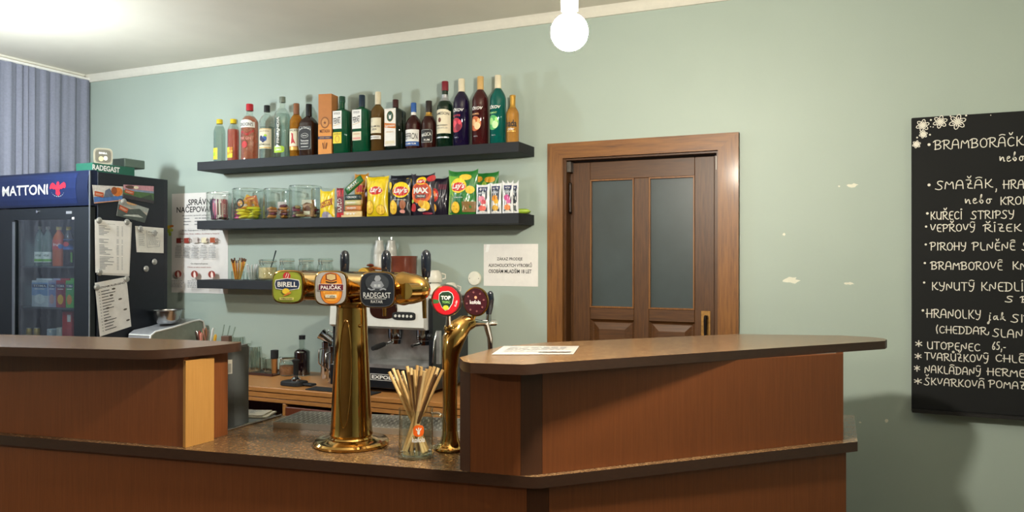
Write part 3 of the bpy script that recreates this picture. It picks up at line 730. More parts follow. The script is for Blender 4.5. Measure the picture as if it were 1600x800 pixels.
S.append(dict(at=(417, 246, 165, 11.2), label='clear fruit spirit bottle with cream label showing blueberries and black cap', sh=.70, nk=.84, nr=.36, cap=(.88, C_BLK), glass=CLEAR, liq=(tint('#dfe5e2', .05), .6),
    deco=lambda s, h, r: [rect_c(LCRM, 0, .19*h, 2.5*r, .56*h, 14), rect_c(LGLD, 0, .545*h, 2.5*r, .555*h, 14), ('text', LBRN, 'R. JELÍNEK', 0, .51*h, .03*h, 1.9*r), ('ell', LNVY, -.28*r, .38*h, .3*r, .05*h), ('ell', LBLU, .28*r, .375*h, .3*r, .05*h), ('ell', LNVY, .05*r, .34*h, .25*r, .04*h), ('ell', LGRN, .4*r, .43*h, .2*r, .02*h), ('text', INK, 'BORŮVKOVÁ', 0, .27*h, .045*h, 2.1*r), rect_c(LGLD, 0, .2*h, 2.5*r, .215*h, 14)]))
S.append(dict(at=(441, 244.5, 151.6, 12.2), label='tall clear vodka bottle with upright frosted name and lime green label', sh=.66, nk=.83, nr=.35, cap=(.91, M('#8a9488', .35, .6)), glass=thin_glass('#f2f8f4', 1.8), liq=(tint('#dfe9e6', .05), .72),
    deco=lambda s, h, r: [('text', LWHT, 'FINLANDIA', 0, .45*h, .36*r, .42*h, {'rot': PI/2}), ('ell', LGRN, 0, .14*h, .85*r, .055*h, 4), ('poly', LWHT, [(-.5*r, .17*h), (-.1*r, .22*h), (.2*r, .19*h), (.5*r, .17*h)]), ('text', LWHT, 'LIME', 0, .135*h, .035*h, 1.0*r)]))
S.append(dict(at=(463, 243, 162, 10.2), label='golden rum bottle with cream label and brown foil neck', sh=.64, nk=.80, nr=.40, cap=(.80, M('#8a5a3c', .45)), capr=1.12, glass=tint('#c98a2e', .35, tc='#e0b060'),
    deco=lambda s, h, r: [rect_c(LCRM, 0, .2*h, 2.5*r, .52*h, 14), ('text', INK, 'SPICED', 0, .49*h, .035*h, 1.7*r), ('poly', LRED, [(-.35*r, .24*h), (-.2*r, .38*h), (-.3*r, .45*h), (.05*r, .43*h), (.1*r, .34*h), (.45*r, .24*h), (.1*r, .27*h)]), rect_c(LGLD, 0, .13*h, 2.3*r, .19*h, 12), rect_c(LRED, 0, .19*h, 2.4*r, .2*h, 12)]))
S.append(dict(at=(482.5, 242, 163, 12.6), Y=-.13, label='square black-labelled whiskey bottle with black cap', sh=.62, nk=.77, nr=.34, n=5, ry=.95, cap=(.77, C_BLK), capr=1.12, glass=tint('#2c130c', .75, tc='#7a3a18'), rz=.12,
    deco=lambda s, h, r: [rect_c(LBLK, 0, .12*h, 1.75*r, .56*h), ('ring', LWHT, 0, .34*h, .86*r, .215*h, .0006, 12), ('text', LWHT, "Jack Daniel's", 0, .49*h, .05*h, 1.55*r, {'arch': .012}), ('ring', LWHT, 0, .385*h, .5*r, .045*h, .0012), ('text', LWHT, 'Old No.7', 0, .385*h, .025*h, .7*r), ('text', LWHT, 'Tennessee', 0, .29*h, .035*h, 1.1*r), ('text', LWHT, 'WHISKEY', 0, .235*h, .03*h, 1.1*r), ('rect', LWHT, -.5*r, .17*h, .5*r, .18*h)]))
fern = lambda yel: (lambda s, h, r: [('rect', LWHT, -.9*r, .42*h if not yel else .44*h, .28*r, .745*h), ('text', INK, 'STOCK', -.32*r, .70*h, .035*h, .8*r), ('text', LGRN if 0 else INK, 'FERNET', -.32*r, .58*h, .1*h, .95*r, {'rot': .14}), ('line', LGLD, [(-.8*r, .49*h), (.2*r, .53*h)], .002)] +
    ([('rect', LYEL, -.85*r, .19*h, .28*r, .38*h), ('ring', LORG, -.28*r, .265*h, .3*r, .06*h, .003), ('text', LBRN, 'CITRUS', -.28*r, .35*h, .025*h, .9*r)] if yel else [('rect', LCRM, -.85*r, .22*h, .28*r, .37*h), ('text', LORG, 'ORIGINAL', -.28*r, .33*h, .02*h, .8*r), ('rect', LPNK, -.75*r, .24*h, .2*r, .27*h)]))
gg = tint('#0d5a3a', .6, tc='#0f7a4c')
S.append(dict(at=(534.5, 238.2, 151, 13.5), label='flat green herbal liqueur bottle with white label and yellow strip beside the orange box', sh=.72, nk=.79, nr=.31, n=6, ry=.55, cap=(.90, C_GRN), glass=gg, deco=fern(True), rz=.05))
S.append(dict(at=(565.5, 237, 149, 14.3), label='flat green herbal liqueur bottle with white and cream labels, dark blue-green neck', sh=.72, nk=.79, nr=.31, n=6, ry=.55, cap=(.80, M('#162a3c', .35)), capr=1.1, glass=gg, deco=fern(False)))
S.append(dict(at=(590.5, 235, 144, 10.8), label='pale whisky bottle with cream label and cream wrapped neck', sh=.66, nk=.78, nr=.40, cap=(.79, C_CRM), capr=1.1, glass=tint('#8a6a3c', .3, tc='#c6ae80'),
    deco=lambda s, h, r: [rect_c(LCRM, -.1*r, .31*h, 2.0*r, .56*h), ('text', INK, 'TULLAMORE', -.1*r, .42*h, .03*h, 1.7*r), ('ring', INK, -.6*r, .52*h, .2*r, .02*h, .001), ('text', INK, 'DEW', -.1*r, .37*h, .03*h, .8*r), rect_c(LWHT, -.1*r, .21*h, 2.0*r, .27*h), ('text', INK, 'IRISH WHISKEY', -.1*r, .24*h, .02*h, 1.6*r)]))
S.append(dict(at=(618, 232.3, 156, 16.0), label='flat dark green herb liqueur bottle with wide white label and orange band', sh=.74, nk=.85, nr=.24, n=7, ry=.5, cap=(.85, M('#3a1512', .4)), capr=1.2, glass=tint('#0c1a12', .85, tc='#12301c'),
    deco=lambda s, h, r: [('rect', LWHT, -.95*r, .10*h, .33*r, .82*h), ('ring', LGLD, -.31*r, .46*h, .61*r, .345*h, .0008, 14), ('ell', C_GRN, -.31*r, .67*h, .36*r, .1*h), ('ring', LGLD, -.31*r, .67*h, .38*r, .105*h, .0015), ('poly', LWHT, [(-.42*r, .62*h), (-.47*r, .72*h), (-.38*r, .68*h), (-.31*r, .7*h), (-.24*r, .68*h), (-.15*r, .72*h), (-.2*r, .62*h)]), ('poly', LORG, [(-.95*r, .46*h), (.33*r, .43*h), (.33*r, .52*h), (-.95*r, .55*h)]), ('text', LWHT, 'Jägermeister', -.31*r, .485*h, .06*h, 1.15*r), ('text', LTAN, 'HERB LIQUEUR', -.31*r, .37*h, .025*h, .8*r), ('rect', LCRM, -.8*r, .14*h, .2*r, .2*h)]))
S.append(dict(at=(646.3, 230.8, 161, 12.3), label='squat brown rum bottle with blue and white neck band and white label', sh=.52, nk=.74, nr=.31, cap=(.80, LBLU), capr=1.12, wrap=(.74, .82, LWHT), glass=tint('#3a1210', .7, tc='#7a3020'),
    deco=lambda s, h, r: [rect_c(LWHT, -.1*r, .08*h, 2.5*r, .42*h, 14), ('text', INK, 'HEFFRON', -.15*r, .28*h, .13*h, 2.1*r), rect_c(LBLU, -.1*r, .08*h, 2.5*r, .17*h, 14), ('text', LWHT, 'PANAMA RUM', -.15*r, .125*h, .035*h, 1.7*r)]))
S.append(dict(at=(670, 229.5, 158, 11.6), label='squat brown rum bottle with small black label framed in white', sh=.50, nk=.72, nr=.40, cap=(.76, M('#2a2320', .4)), capr=1.1, wrap=(.68, .77, C_GLD), glass=tint('#3a1512', .7, tc='#7a3020'),
    deco=lambda s, h, r: [rect_c(LBLK, -.05*r, .12*h, 1.9*r, .4*h, 14), ('ring', LWHT, -.05*r, .26*h, .92*r, .13*h, .0009, 14), ('text', LWHT, 'MAGICA', -.05*r, .29*h, .07*h, 1.5*r, {'rot': .12}), ('text', LWHT, 'RUM', .1*r, .18*h, .04*h, .8*r)]))
S.append(dict(at=(695.3, 226.8, 127.6, 12.8), label='tall dark green whiskey bottle with cream label and red cap', sh=.60, nk=.74, nr=.38, cap=(.86, M('#7c1f2c', .4)), capr=1.1, wrap=(.70, .80, LSIL), glass=tint('#0f2a1c', .75, tc='#17402a'),
    deco=lambda s, h, r: [rect_c(LCRM, -.1*r, .21*h, 2.5*r, .54*h, 14), ('ell', LCRM, -.1*r, .54*h, 1.0*r, .03*h), ('text', INK, 'JAMESON', -.1*r, .49*h, .055*h, 2.0*r, {'arch': .004}), ('ell', LBRN, -.35*r, .41*h, .22*r, .035*h), ('text', INK, 'IRISH WHISKEY', -.1*r, .33*h, .022*h, 1.6*r), ('text', GREYINK, 'TRIPLE DISTILLED', -.1*r, .29*h, .018*h, 1.6*r), rect_c(LSIL, -.1*r, .14*h, 2.0*r, .16*h)]))
def bozk(c1, c2, c3, word):
    return lambda s, h, r: [('text', LWHT, 'BOŽKOV', -.3*r, .535*h, .055*h, 2.2*r, {'bold': .03, 'shear': .2}), ('text', c1, word, -.35*r, .45*h, .025*h, 1.4*r),
        ('ell', c2, -.25*r, .31*h, .85*r, .105*h), ('ell', c1, -.45*r, .33*h, .35*r, .05*h), ('ell', c3, .1*r, .28*h, .4*r, .055*h), ('ell', c1, .3*r, .35*h, .2*r, .035*h), ('text', LSIL, '0,5 L', -.1*r, .13*h, .018*h, .6*r)]
def bz(px, base, top, label, gl, cap, d): S.append(dict(at=(px, base, top, 12.7), label=label, sh=.64, nk=.81, nr=.37, cap=(.81, cap), capr=1.12, glass=gl, deco=d, phi=-.05))
bz(721, 225.8, 123.6, 'dark purple liqueur bottle with cream cap and red berry print', tint('#1c1236', .8, tc='#2a1c50'), C_CRM, bozk(M('#e0485a', .5), M('#b51d35', .5), M('#7d1030', .5), 'GRIOTTE'))
bz(750.5, 224.3, 120, 'brown caramel liqueur bottle with gold cap and orange swirl print', tint('#4a1a1c', .7, tc='#70302c'), M('#c9a468', .4), bozk(M('#e8b47c', .5), M('#c4622c', .5), M('#e8d0a0', .5), 'KARAMEL'))
bz(778, 222.8, 118, 'teal peppermint liqueur bottle with cream cap and light green print', tint('#0c6a62', .6, tc='#149a88'), C_CRM, bozk(M('#a8e088', .5), M('#4fae5c', .5), M('#c8ecb0', .5), 'PEPRMINT'))
S.append(dict(at=(801, 221, 149, 9.9), label='small amber bottle with gold foil neck at the right end of the top shelf', sh=.60, nk=.76, nr=.42, cap=(.97, C_GLD), wrap=(.74, .97, C_GLD), glass=tint('#c08a3a', .65, .15),
    deco=lambda s, h, r: [('text', INK, 'nada', 0, .41*h, .14*h, 1.9*r, {'bold': .03}), ('text', LWHT, 'cider', 0, .3*h, .06*h, 1.1*r), rect_c(LGLD, 0, .24*h, 1.6*r, .26*h)]))
for q in S: bottle(q)
# orange gift box
p0 = aty(495.5, 240.5, -.17); p1 = aty(514, 240, -.17); bw = p1.x-p0.x; bh = aty(505, 146.5, -.17).z-Z1
gb = thing('gift_box', 'tall orange-brown brandy gift box with dark ribbon among the bottles', 'box', ((p0.x+p1.x)/2, -.125, Z1+.0002), .18, 'spirit bottles on the top shelf')
gb['group'] = 'gift boxes'; del gb['group']
bw = .078
MB().box((-bw/2, -bw/2, 0), (bw/2, bw/2, bh), 0, .001).build('carton', M('#b9763a', .45, var=.05), gb, 0)
print_on([('rect', M('#d98f3e', .5), -bw/2, 0, bw/2, bh*.5), ('ell', M('#8c5626', .5), 0, bh*.53, bw*.32, bw*.4), ('ell', M('#c98a48', .5), 0, bh*.53, bw*.24, bw*.3), ('text', LBRN, '★', 0, bh*.53, .02, .02), ('text', LBRN, 'METAXA', 0, bh*.39, .018, bw*.75), ('rect', LNVY, -bw/2, bh*.26, bw/2, bh*.305), ('text', LGLD, 'GREEK SPIRIT', 0, bh*.282, .006, bw*.8), ('line', LBRN, [(-.012, bh*.2), (-.006, bh*.1)], .005), ('line', LBRN, [(.012, bh*.2), (.006, bh*.1)], .005), ('line', LBRN, [(0, bh*.22), (0, bh*.1)], .002)], flat_map(-bw/2), gb, 'print')
rm = lambda u, v, e: (bw/2+e, u, v)
print_on([('rect', LNVY, -bw/2, bh*.26, bw/2, bh*.305)], rm, gb, 'ribbon')

# ================================================================== SNACKS ON THE MIDDLE SHELF
def grp(px, y, Y, Z): p = aty(px, y, Y); return p.x, mpp((p.x, Y, Z))
def jar(px0, px1, ytop, Y, label, fills, extra=None, zb=Z2):
    x, s = grp((px0+px1)/2, 330, Y, zb); r = (px1-px0)/2*s; h = aty((px0+px1)/2, ytop, Y+0).z-zb
    t = thing('glass_jar', label, 'jar', (x, Y, zb+.0002), 0, 'large glass sweet jars')
    gm = thin_glass('#f6faf8', 1.6)
    MB().lathe([(r*.9, 0), (r, .008), (r, h*.93), (r*1.02, h*.96), (r, h)], 40, cap=(True, False)).build('glass', gm, t, 40)
    MB().lathe([(r, h), (r*.985, h+.0015), (r-.004, h), (r-.004, h-.006)], 40, cap=(False, False)).build('rim', thin_glass('#f0f6f2', 3.5), t, 60)
    rnd = random.Random(int(px0))
    for i, f in enumerate(fills): fills_add(t, x, Y, zb, r, h, f, rnd, i)
    if extra: print_on(extra(r, h), lambda u, v, e: ((r+e)*math.sin(u/r+.3), -(r+e)*math.cos(u/r+.3), v), t, 'painted_mark')
    return t
def sweet_mesh(L, w, d, m1, m2, t, txt=None):
    """a wrapped bar: pillow with pinched ends"""
    m = MB(); N = 10; rg = []
    for i in range(N+1):
        q = i/N; k = min(1, min(q, 1-q)*7); rg.append((-L/2+L*q, w/2*(.92+.08*k), d/2*(.08+.92*math.sqrt(k)), 2.6))
    m.rings(rg, 14); m.xf(Matrix(((0, 0, 1, 0), (1, 0, 0, 0), (0, 1, 0, 0), (0, 0, 0, 1))))   # length along x, width y, depth z
    o = m.build('wrapper', m1, t, 60)
    if m2:
        k = [('rect', m2, -L*.3, -w*.28, L*.3, w*.28, 6)]
        if txt: k.append(('text', LWHT, txt, 0, 0, w*.34, L*.5, {'bold': .02}))
        print_on(k, lambda u, v, e: (u, v, d/2*(1-(abs(v)/(w/2))**2.6)**(1/2.6)+e), t, 'print')
CNAME = {'#c9747e': 'pink', '#e8e4dc': 'white', '#23303c': 'dark blue', '#7a3a5c': 'plum', '#ded8cc': 'cream', '#3a2030': 'dark', '#d9d62a': 'yellow', '#7dbb34': 'green', '#c84f7e': 'magenta', '#e0cf3a': 'golden yellow', '#c97f34': 'orange', '#b8622c': 'rusty orange', '#d6a63a': 'mustard', '#c98a3c': 'gold', '#6b3040': 'dark red', '#b87a5a': 'copper', '#b09a6a': 'beige', '#6a4a38': 'brown', '#7a2038': 'crimson'}
def fills_add(jt, x, Y, zb, r, h, f, rnd, i):
    n, cols, L, w, d, mode, name, lab, cat = f
    proto = {}
    for k in range(n):
        c = cols[k % len(cols)]
        if mode == 'stand':
            a = (k/n)*2*PI+.4; px, py = (r-.006-d)*.82*math.cos(a), (r-.006-d)*.82*math.sin(a)
            M3 = Matrix.Translation((x+px, Y+py, zb+.012+L*.5)) @ Matrix.Rotation(a+PI/2, 4, 'Z') @ Matrix.Rotation(PI/2, 4, 'X') @ Matrix.Rotation(PI/2+rnd.uniform(-.06, .06), 4, 'Z')
        else:
            lay = k // 4; a = rnd.uniform(0, 6.28); q = max(0, r-.008-L/2)
            pa = (k % 4)*PI/2+rnd.uniform(-.3, .3); M3 = Matrix.Translation((x+q*math.cos(pa), Y+q*math.sin(pa), zb+.01+d*.5+lay*d*.95)) @ Matrix.Rotation(a, 4, 'Z') @ Matrix.Rotation(rnd.uniform(-.25, .25), 4, 'X')
            if mode == 'lean': M3 = Matrix.Translation((x+q*.7*math.cos(pa), Y+q*.7*math.sin(pa), zb+.02+w*.5+.045+lay*w*.5)) @ Matrix.Rotation(rnd.uniform(-.5, .5), 4, 'Z') @ Matrix.Rotation(PI/2+rnd.uniform(-.4, .4), 4, 'X') @ Matrix.Rotation(rnd.uniform(-.6, .6), 4, 'Z')
        if c not in proto:
            t = thing(name, CNAME[c[0]]+' '+lab, cat, (0, 0, 0), 0, CNAME[c[0]]+' '+lab); sweet_mesh(L, w, d, M(c[0], .35), M(c[1], .4) if c[1] else None, t, c[2] if len(c) > 2 else None); proto[c] = t
        else: t = copy_tree(proto[c])
        t.matrix_world = M3
jar(323.5, 361, 301.5, -.095, 'narrower glass jar packed with upright chocolate bars at the left end', [(11, (('#c9747e', '#e8a0a0', 'KOKO'), ('#e8e4dc', '#c9b890'), ('#23303c', '#10181f'), ('#7a3a5c', '#c04a6a'), ('#ded8cc', '#6b4a38')), .116, .040, .012, 'stand', 'chocolate_bar', 'wrapped chocolate bar standing upright in the leftmost glass jar', 'sweet'),
    (3, (('#3a2030', '#8c2a48'),), .05, .03, .014, 'pile', 'wrapped_sweet', 'wrapped sweet at the bottom of the leftmost glass jar', 'sweet')])
jar(364, 411, 296, -.1, 'glass jar of yellow, green and orange wrappers with a painted 20', [(14, (('#d9d62a', '#8cbf2a'), ('#7dbb34', '#4f9a30'), ('#c84f7e', '#e0d048'), ('#e0cf3a', '#c8b020')), .08, .05, .018, 'pile', 'wrapped_sweet', 'shiny wrapped sweet in the second glass jar', 'sweet'),
    (6, (('#c97f34', '#e0b04a', 'Siesta'), ('#b8622c', '#e8c070'), ('#d6a63a', '#a0522a')), .085, .05, .014, 'lean', 'wrapped_waffle', 'wrapped waffle leaning in the second glass jar', 'sweet')],
    lambda r, h: [('line', INK, [(-.62*r*1, h*.62), (-.5*r, h*.7), (-.42*r, h*.6), (-.6*r, h*.36), (-.35*r, h*.37)], .004), ('ring', INK, -.08*r, h*.52, .28*r, h*.15, .009)])
jar(412.5, 455, 296, -.085, 'glass jar with a paper slip and gold wrapped sweets and a painted oval', [(18, (('#c98a3c', '#e0a850'), ('#6b3040', '#d8b8a0'), ('#b87a5a', '#e8c8b0')), .05, .022, .016, 'pile', 'wrapped_sweet', 'twisted sweet in the third glass jar', 'sweet')],
    lambda r, h: [('ring', INK, -.62*r, h*.48, .17*r, h*.32, .0022)])
jar(452, 502, 291.5, -.1, 'widest glass jar holding a pouch and small sweets beside the yellow nut bag', [(16, (('#b09a6a', '#8c3040'), ('#6a4a38', '#c0a070'), ('#7a2038', '#d0c0a0')), .045, .028, .016, 'pile', 'wrapped_sweet', 'wrapped sweet in the widest glass jar', 'sweet')])
# paper slips inside jars
x, s = grp(437, 320, -.085, Z2)
t = thing('paper_slip', 'pale pink paper slip standing inside the third glass jar', 'paper', (x, -.06, Z2+.03)); MB().box((-.036, 0, 0), (.03, .0008, .075)).build('sheet', M('#cfc0bb', .7), t, 0)
print_on([('line', INK, [(0, .05), (.012, .062)], .002), ('line', GREYINK, [(.01, .04), (.018, .06)], .002)], flat_map(0), t, 'handwriting')
x, s = grp(483, 320, -.1, Z2)
t = thing('snack_pouch', 'white and brown pouch inside the widest glass jar', 'pouch', (x+.012, -.12, Z2+.012), .1)
MB().rings([(0, .032, .014, 2.5), (.02, .036, .018, 2.5), (.06, .036, .014, 2.5), (.092, .036, .002, 3)], 20).build('pouch', M('#a47c5c', .5, var=.5, scale=60), t, 40)
print_on([('poly', M('#cfc9b5', .6), [(-.03, .092), (.03, .092), (.034, .07), (0, .078), (-.033, .064)]), ('ell', LBRN, .005, .04, .018, .02), ('rect', LCRM, -.02, .01, .02, .03)], lambda u, v, e: (u, -.0185-e, v), t, 'print')

# crisp bags ---------------------------------------------------------------
def bag_surf(w, h, d, seed, lean=0):
    r = random.Random(seed); ph = [r.uniform(0, 6.28) for _ in range(6)]; ear = r.uniform(.006, .02)
    def thick(u, v):
        a = max(0, 1-abs(u)**2.4)**.6; q = max(0, 1-abs(2*v-.96)**3.2)**.7
        wr = .0022*math.sin(9*u+ph[0]+5*v)*math.sin(7*v+ph[1])+.0016*math.sin(17*u-11*v+ph[2])+.002*math.sin(6*u+14*v+ph[3])*abs(u)
        return a*q*d/2+wr*(.3+a*q)*min(1, max(0, (1-abs(2*v-1))*6))
    def f(U, V, e, side=-1):     # metres, U from centre, V from bottom
        u = max(-1, min(1, U/(w/2))); v = max(0, min(1, V/h))
        x = U*(1-.07*math.sin(PI*v)); z = V*(1-.02*abs(u))+ear*abs(u)**3*(v**6)
        y = side*(thick(u, v)+e)+.004*math.sin(5*u+ph[4])*(v**5)
        return (x, y, z)
    return f
def bag(name, label, px0, px1, ytop, Y, d, mat, shapes, seed, group='crisp bags on the middle shelf', back=None, rz=0, zb=Z2, tilt=0, lean=0, cat='crisps', crimp=None):
    xc, s = grp((px0+px1)/2, 330, Y, zb); w = (px1-px0)*s*1.06; h = aty((px0+px1)/2, ytop, Y).z-zb
    t = thing(name, label, cat, (xc, Y, zb+.0004), rz, group)
    t.rotation_euler = (lean, tilt, rz)
    if tilt: t.location.z += abs(math.sin(tilt))*w/2
    f = bag_surf(w, h, d, seed); m = MB(); NX, NY = 22, 26
    for sd in (-1, 1):
        V = [f(-w/2+w*i/NX, h*j/NY, 0, sd) for j in range(NY+1) for i in range(NX+1)]
        F = [(j*(NX+1)+i, j*(NX+1)+i+1, (j+1)*(NX+1)+i+1, (j+1)*(NX+1)+i) for j in range(NY) for i in range(NX)]
        if sd == 1: F = [q[::-1] for q in F]
        m.add(V, F)
    m.build('bag', mat, t, 70)
    cr = MB()
    for k in range(4):
        z0 = h*(.945+.012*k)
        V = [f(-w/2+w*i/NX, z, .0007, -1) for z in (z0, z0+h*.005) for i in range(NX+1)]
        cr.add(V, [(i, i+1, NX+2+i, NX+1+i) for i in range(NX)])
    cr.build('crimped_seal', crimp or mat, t, 0)
    if shapes: print_on([x for x in shapes(w, h)], lambda u, v, e: f(u, v, e*1.6+.0005, -1), t, 'print')
    return t
YB_ = M('#e6c913', .3, var=.1, coat=.4); DKB = M('#23262b', .3, var=.2, coat=.4); GRB = M('#2c7a34', .3, var=.15, coat=.4); PURB = M('#241f2e', .3, var=.2, coat=.4)
CRISP = M('#f0c53a', .5, var=.12, scale=90); CRISP2 = M('#d89c1f', .5); LOGR = M('#c9251f', .4); LOGY = M('#f5d21e', .4); GREENL = M('#6fae3a', .5); LIME = M('#a9c94a', .5)
def lays(w, h, cx, cz, R):
    return [('ell', LOGY, cx, cz+R*.1, R*1.08, R*.88), ('ell', LOGR, cx, cz-R*.05, R*.98, R*.52), ('text', LWHT, "Lay's", cx, cz, R*.85, R*1.75, {'bold': .03, 'shear': .25})]
def crispd(cx, cz, a, b): return [('ell', M('#8a4a18', .5), cx, cz, a*1.06, b*1.06), ('ell', CRISP, cx, cz, a, b), ('ell', CRISP2, cx-a*.3, cz+b*.2, a*.15, b*.12), ('ell', CRISP2, cx+a*.3, cz-b*.3, a*.2, b*.12), ('ell', LOGY, cx+a*.1, cz+b*.45, a*.25, b*.15)]
# nut bag, bars
bag('nut_bag', 'small bright yellow peanut bag with brown slanted lettering beside the widest jar', 498, 525, 299, -.15, .03, YB_, lambda w, h: [('poly', M('#a3551f', .5), [(-.38*w, .36*h), (.42*w, .5*h), (.42*w, .74*h), (-.4*w, .56*h)]), ('text', LOGY, 'NUTS', .02*w, .54*h, .14*h, .66*w, {'rot': .22, 'bold': .03}), ('ell', M('#9a93a8', .5), 0, .1*h, .3*w, .14*h), ('ell', LCRM, .25*w, .07*h, .12*w, .07*h), ('rect', M('#bcb4c0', .5), -.5*w, .0, .5*w, .04*h)], 4, 'snack bags', cat='nuts')
bag('snack_stick', 'upright dark red chocolate bar with red end beside the yellow peanut bag', 525.5, 538, 294, -.15, .016, M('#7c2030', .35, var=.15), lambda w, h: [('rect', M('#c6202a', .4), -.5*w, .72*h, .5*w, .93*h), ('rect', M('#c6202a', .4), -.5*w, .02*h, .5*w, .16*h), ('text', LWHT, 'DUPLO', 0, .42*h, .6*w, .45*h, {'rot': PI/2, 'bold': .02})], 5, 'chocolate bars on the shelf', cat='chocolate')
# shelf tray with horizontal bars
xa, _ = grp(527, 333, -.15, Z2); xb, _ = grp(568, 333, -.15, Z2)
tr = thing('cardboard_tray', 'cream cardboard tray carrying stacked bars on the middle shelf', 'tray', ((xa+xb)/2+.02, -.12, Z2+.0002))
wt_ = (xb-xa)*.8; MB().box((-wt_/2+.008, -.055, 0), (wt_/2, .05, .003)).box((-wt_/2+.008, -.055, .003), (wt_/2, -.053, .012)).box((-wt_/2+.008, .048, .003), (wt_/2, .05, .012)).build('tray', M('#d8bd85', .6), tr, 0)
rr = random.Random(9)
hb = [('#d9c28c', '#c86a24', 'FIT', 'cream and orange muesli bar at the bottom of the stack of bars'), ('#c8844a', '#7a2c30', 'FLAPJACK', 'brown and red muesli bar, second of the stack of bars'), ('#cdbf86', '#4f8a3c', 'CORNY', 'cream and green muesli bar, third of the stack of bars'), ('#2c3a3c', '#2b6a4c', 'CRUNCH', 'dark muesli bar with pale ends topmost of the stack of bars')]
x, s = grp(550, 320, -.15, Z2)
for k, (c1, c2, tx, lb_) in enumerate(hb):
    t = thing('muesli_bar', lb_, 'bar', (x+.002*(k % 2)+.004, -.148, Z2+.0195+k*.0292), 0, None)
    sweet_mesh(.104 if k else .118, .029, .024, M(c1, .35), M(c2, .4), t, tx); t.rotation_euler = (PI/2, 0, rr.uniform(-.03, .03))
t = thing('muesli_bar', 'green bar with hazelnuts leaning diagonally on top of the stack of bars', 'bar', (x+.012, -.15, Z2+.172)); sweet_mesh(.125, .04, .02, M('#2f6f38', .35), M('#c7a06c', .4), t, 'NUT'); t.rotation_euler = (PI/2, -.62, 0)
for k in range(5):
    t = thing('chocolate_bar', 'brown chocolate bar standing upright behind the yellow crisp bag', 'chocolate', (x+.062+.008*(k//2), -.1+.02*(k % 2)-.0*k, Z2+.078), 0, 'upright brown bars behind the yellow crisp bag')
    sweet_mesh(.15, .034, .012, M(('#5a2420', '#3a2a4a', '#6b3020')[k % 3], .35), M(('#c04a2c', '#8a7ab0', '#b87a30')[k % 3], .4), t); t.rotation_euler = (PI/2, PI/2, 0); t.location.y = -.085+.018*k-.02; t.location.x = x+.066
bag('crisp_bag', 'gold crisp bag sticking up behind the stack of bars, mostly hidden', 552, 578, 272.5, -.055, .03, M('#c98a1c', .35, var=.3, scale=40), lambda w, h: [('rect', LRED, -.3*w, .6*h, .3*w, .75*h)], 6)
# crisps
bag('crisp_bag', 'bright yellow salted crisp bag with red logo and one big crisp', 571, 609, 276.5, -.15, .05, YB_, lambda w, h: lays(w, h, .02*w, .66*h, .31*w)+crispd(-.3*w, .24*h, .2*w, .17*h)+crispd(.25*w, .17*h, .17*w, .12*h), 11)
bag('crisp_bag', 'charcoal crisp bag with yellow and red logo right of the bright yellow bag', 607, 644, 280, -.165, .045, DKB, lambda w, h: lays(w, h, .1*w, .68*h, .36*w)+[('text', LCRM, 'Barbecue', .05*w, .44*h, .03*h, .6*w)]+crispd(-.26*w, .24*h, .2*w, .19*h)+[('ell', M('#a0603c', .5), .22*w, .3*h, .14*w, .12*h), ('ell', LPNK, .2*w, .12*h, .12*w, .05*h), ('ell', LOGY, -.42*w, .82*h, .1*w, .1*h)], 12)
bag('crisp_bag', 'charcoal crisp bag behind the charcoal logo bag, only its top showing', 608, 652, 274, -.05, .04, DKB, lambda w, h: [('ell', CRISP, .25*w, .85*h, .15*w, .08*h), ('rect', M('#5a5f6c', .5), -.4*w, .85*h, -.2*w, .93*h)], 13)
bag('crisp_bag', 'dark purple ridged crisp bag with large white MAX lettering', 641, 681, 274, -.150, .05, PURB, lambda w, h: [('ell', LRED, .38*w, .9*h, .16*w, .07*h), ('ell', M('#e06a1c', .5), .0*w, .56*h, .42*w, .26*h, 2.6), ('ell', M('#b53a1c', .5), .0*w, .58*h, .36*w, .2*h, 2.6), ('ell', LOGY, .0*w, .86*h, .22*w, .1*h), ('ell', LOGR, .0, .84*h, .2*w, .055*h), ('text', LWHT, "Lay's", 0, .845*h, .08*h, .36*w, {'bold': .03, 'shear': .2}), ('text', LWHT, 'MAX', 0, .62*h, .14*h, .68*w, {'bold': .05}), ('rect', M('#33302c', .5), -.25*w, .43*h, .25*w, .52*h), ('text', LWHT, 'STRONG', 0, .475*h, .05*h, .42*w, {'bold': .02}), ('ell', CRISP, .2*w, .24*h, .2*w, .12*h), ('ell', CRISP2, .02*w, .3*h, .12*w, .08*h), ('ell', LCRM, .05*w, .14*h, .18*w, .04*h), ('ell', LRED, -.32*w, .2*h, .14*w, .1*h), ('ell', LIME, -.36*w, .36*h, .07*w, .05*h), ('ell', M('#8c2a3c', .5), .25*w, .05*h, .2*w, .03*h)], 14, rz=.0)
bag('crisp_bag', 'dark purple crisp bag turned sideways between the MAX bag and the green bag', 670, 702, 279, -.12, .05, PURB, lambda w, h: [('ell', LRED, -.2*w, .55*h, .2*w, .18*h), ('ell', M('#e8742c', .5), -.24*w, .55*h, .14*w, .12*h), ('text', LWHT, 'MAX', -.2*w, .55*h, .08*h, .3*w), ('ell', CRISP2, -.25*w, .2*h, .15*w, .12*h), ('rect', M('#5a2038', .5), 0, .7*h, .4*w, .84*h)], 15, rz=.35)
bag('crisp_bag', 'dark crisp bag behind the sideways purple bag', 684, 712, 281, -.06, .04, DKB, lambda w, h: [('rect', M('#6b1f2c', .5), -.2*w, .7*h, .4*w, .85*h)], 16, rz=.1)
